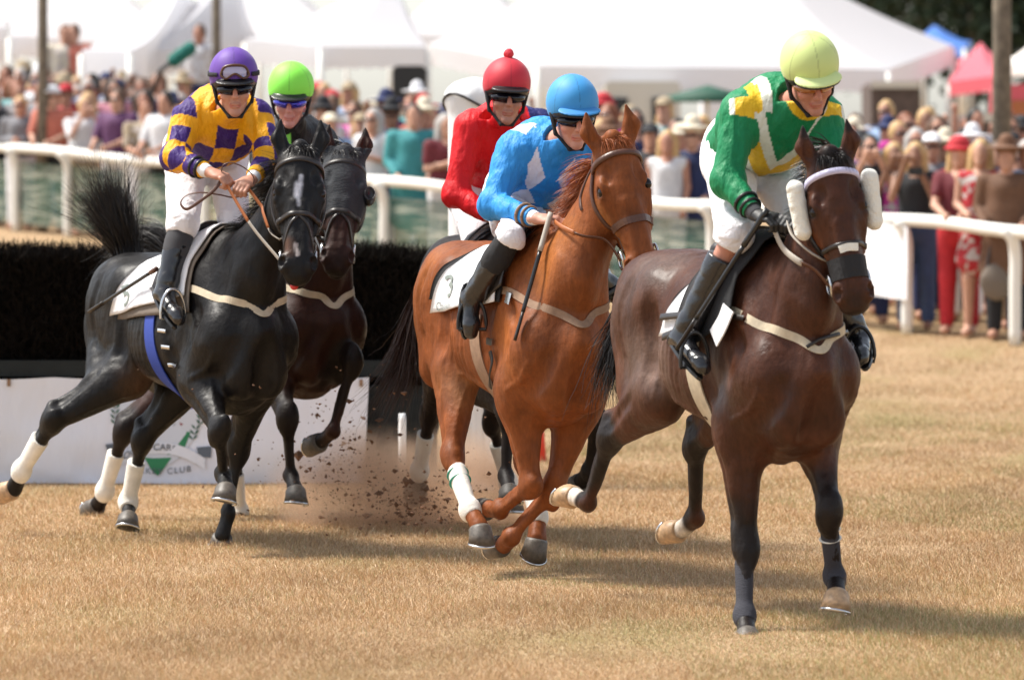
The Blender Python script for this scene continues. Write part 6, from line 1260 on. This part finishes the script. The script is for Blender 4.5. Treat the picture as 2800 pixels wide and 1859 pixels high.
# ------------------------------------------------------------------ trees far right
def tree(x, d, H_, R0, seed, label, trunk=.25):
    z0 = float(ground_z(x, d)); root = empty('tree', label, 'tree', (x, d, z0), 'dark trees beyond the tents'); r = np.random.default_rng(seed); m = MB(); m.tube([(x, d, z0), (x+.2, d, z0+H_*.4), (x, d, z0+H_*.85)], [trunk, trunk*.7, trunk*.25], 8)
    for i in range(5): a = r.uniform(0, 6.28); h0 = H_*r.uniform(.35, .7); m.tube([(x, d, z0+h0), (x+math.cos(a)*R0*.7, d+math.sin(a)*R0*.7, z0+h0+R0*.5)], [trunk*.4, .04], 6)
    m.build('trunk', M['wood_pole'], root, True); C_ = 26; cc = np.stack([r.normal(size=C_)*R0*.5, r.normal(size=C_)*R0*.5, H_*.30+r.random(C_)*H_*.62], 1); N = 9000; ci = r.integers(C_, size=N); p = cc[ci]+r.normal(size=(N, 3))*R0*.22+V(x, d, z0)
    u = r.normal(size=(N, 3)); u /= np.linalg.norm(u, axis=1)[:, None]; w = np.cross(u, r.normal(size=(N, 3))); w /= np.linalg.norm(w, axis=1)[:, None]; L = r.uniform(.10, .28, N)[:, None]; v = np.stack([p-u*L, p+w*L*.5, p+u*L, p-w*L*.5], 1).reshape(-1, 3); f = np.arange(N*4).reshape(N, 4)
    shade = r.uniform(.5, 1.5, C_)[ci]; col = np.repeat(V(.020, .034, .016)*shade[:, None], 4, 0); mesh_np('crown', v, f, M['leaf'], root, smooth=False, col=col)
M['leaf'] = mat('dark_leaves', rough=.7, attr='Col', spec=.2)
tl = ['dark tree behind the blue canopy', 'dark tree at the top right edge', 'dark tree just right of the marquee slope', 'dark tree behind the thick right pole', 'dark tree above the pale lime cap', 'dark tree farthest to the right', 'dark tree between the blue canopy and the pole', 'dark low tree behind the red canopy']
for i, (px, d, H_, R0) in enumerate(((2120, 165, 16, 5), (2370, 150, 15, 5), (2010, 170, 17, 5), (2290, 160, 16, 5), (1900, 175, 17, 5.5), (2460, 165, 16, 6), (2210, 172, 15, 5.5), (2235, 145, 9, 5))): tree((px*DX-HX)/FPX*d, d, H_, R0, 50+i, tl[i])
# ------------------------------------------------------------------ kicked-up dirt and dust
def clods():
    r = np.random.default_rng(8); px = np.concatenate([r.normal(1130, 110, 1100), r.normal(930, 80, 500), r.uniform(350, 1500, 200)]); py = np.concatenate([r.normal(1385, 45, 1100), r.normal(1270, 85, 500), r.uniform(980, 1450, 200)]); d = np.concatenate([r.normal(25, .6, 1100), r.normal(25.4, .5, 500), r.uniform(22.5, 27, 200)])
    ok = HC-(py-HY)/FPX*d > .03; px, py, d = px[ok], py[ok], d[ok]; N = len(px); c = np.stack([(px-HX)/FPX*d, d, HC-(py-HY)/FPX*d], 1); s = .0030*np.exp(r.normal(size=N)*.65); B = np.array([(1, 0, 0), (-1, 0, 0), (0, 1, 0), (0, -1, 0), (0, 0, 1), (0, 0, -1)], float); F_ = np.array([(0, 2, 4), (2, 1, 4), (1, 3, 4), (3, 0, 4), (2, 0, 5), (1, 2, 5), (3, 1, 5), (0, 3, 5)])
    v = c[:, None]+B[None]*s[:, None, None]*r.uniform(.5, 1.5, (N, 6, 1))*np.array([1.3, 1, 1])+r.normal(size=(N, 6, 3))*s[:, None, None]*.35; f = (F_[None]+np.arange(N)[:, None, None]*6).reshape(-1, 3)
    tag(mesh_np('dirt', v.reshape(-1, 3), f, mat('soil', (.15, .075, .04), .95, var=.4, vscale=200), smooth=False), 'spray of small brown clods thrown up behind the hooves', 'dirt', kind='stuff')
clods()
def dust(name, px, py, d, rx, ry, rz, dens, label):
    c = P(px, py, d); s = SDF(); s.ell(c, (rx, ry, rz), None, 0); v_, f_ = s.mesh(.06); m = bpy.data.materials.new('dust'); m.use_nodes = True; t = m.node_tree; t.nodes.remove(t.nodes['Principled BSDF']); vo = t.nodes.new('ShaderNodeVolumePrincipled'); vo.inputs['Color'].default_value = (.78, .58, .42, 1); vo.inputs['Anisotropy'].default_value = .3
    g = t.nodes.new('ShaderNodeNewGeometry'); n = t.nodes.new('ShaderNodeTexNoise'); n.inputs['Scale'].default_value = 3.2; n.inputs['Detail'].default_value = 4; t.links.new(g.outputs['Position'], n.inputs['Vector'])
    mp = t.nodes.new('ShaderNodeMapping'); mp.inputs['Location'].default_value = (-c[0]/rx, -c[1]/ry, -c[2]/rz); mp.inputs['Scale'].default_value = (1/rx, 1/ry, 1/rz); t.links.new(g.outputs['Position'], mp.inputs[0]); ln = t.nodes.new('ShaderNodeVectorMath'); ln.operation = 'LENGTH'; t.links.new(mp.outputs[0], ln.inputs[0])
    a = t.nodes.new('ShaderNodeMapRange'); a.inputs[1].default_value = 1.0; a.inputs[2].default_value = .1; a.inputs[3].default_value = 0; a.inputs[4].default_value = 1; t.links.new(ln.outputs['Value'], a.inputs[0]); b = t.nodes.new('ShaderNodeMapRange'); b.inputs[1].default_value = .42; b.inputs[2].default_value = .68; b.inputs[3].default_value = 0; b.inputs[4].default_value = dens; t.links.new(n.outputs[0], b.inputs[0])
    mu = t.nodes.new('ShaderNodeMath'); mu.operation = 'MULTIPLY'; t.links.new(a.outputs[0], mu.inputs[0]); t.links.new(b.outputs[0], mu.inputs[1]); t.links.new(mu.outputs[0], vo.inputs['Density']); t.links.new(vo.outputs[0], t.nodes['Material Output'].inputs['Volume'])
    tag(mesh_np(name, v_, f_, m), label, 'dust', kind='stuff')
dust('dust_cloud', 1130, 1350, 25.4, .80, .7, .38, 18.0, 'brown dust cloud low between the black and chestnut horses')
S.cycles.volume_bounces = 3; S.cycles.volume_step_rate = 3; S.cycles.volume_max_steps = 64
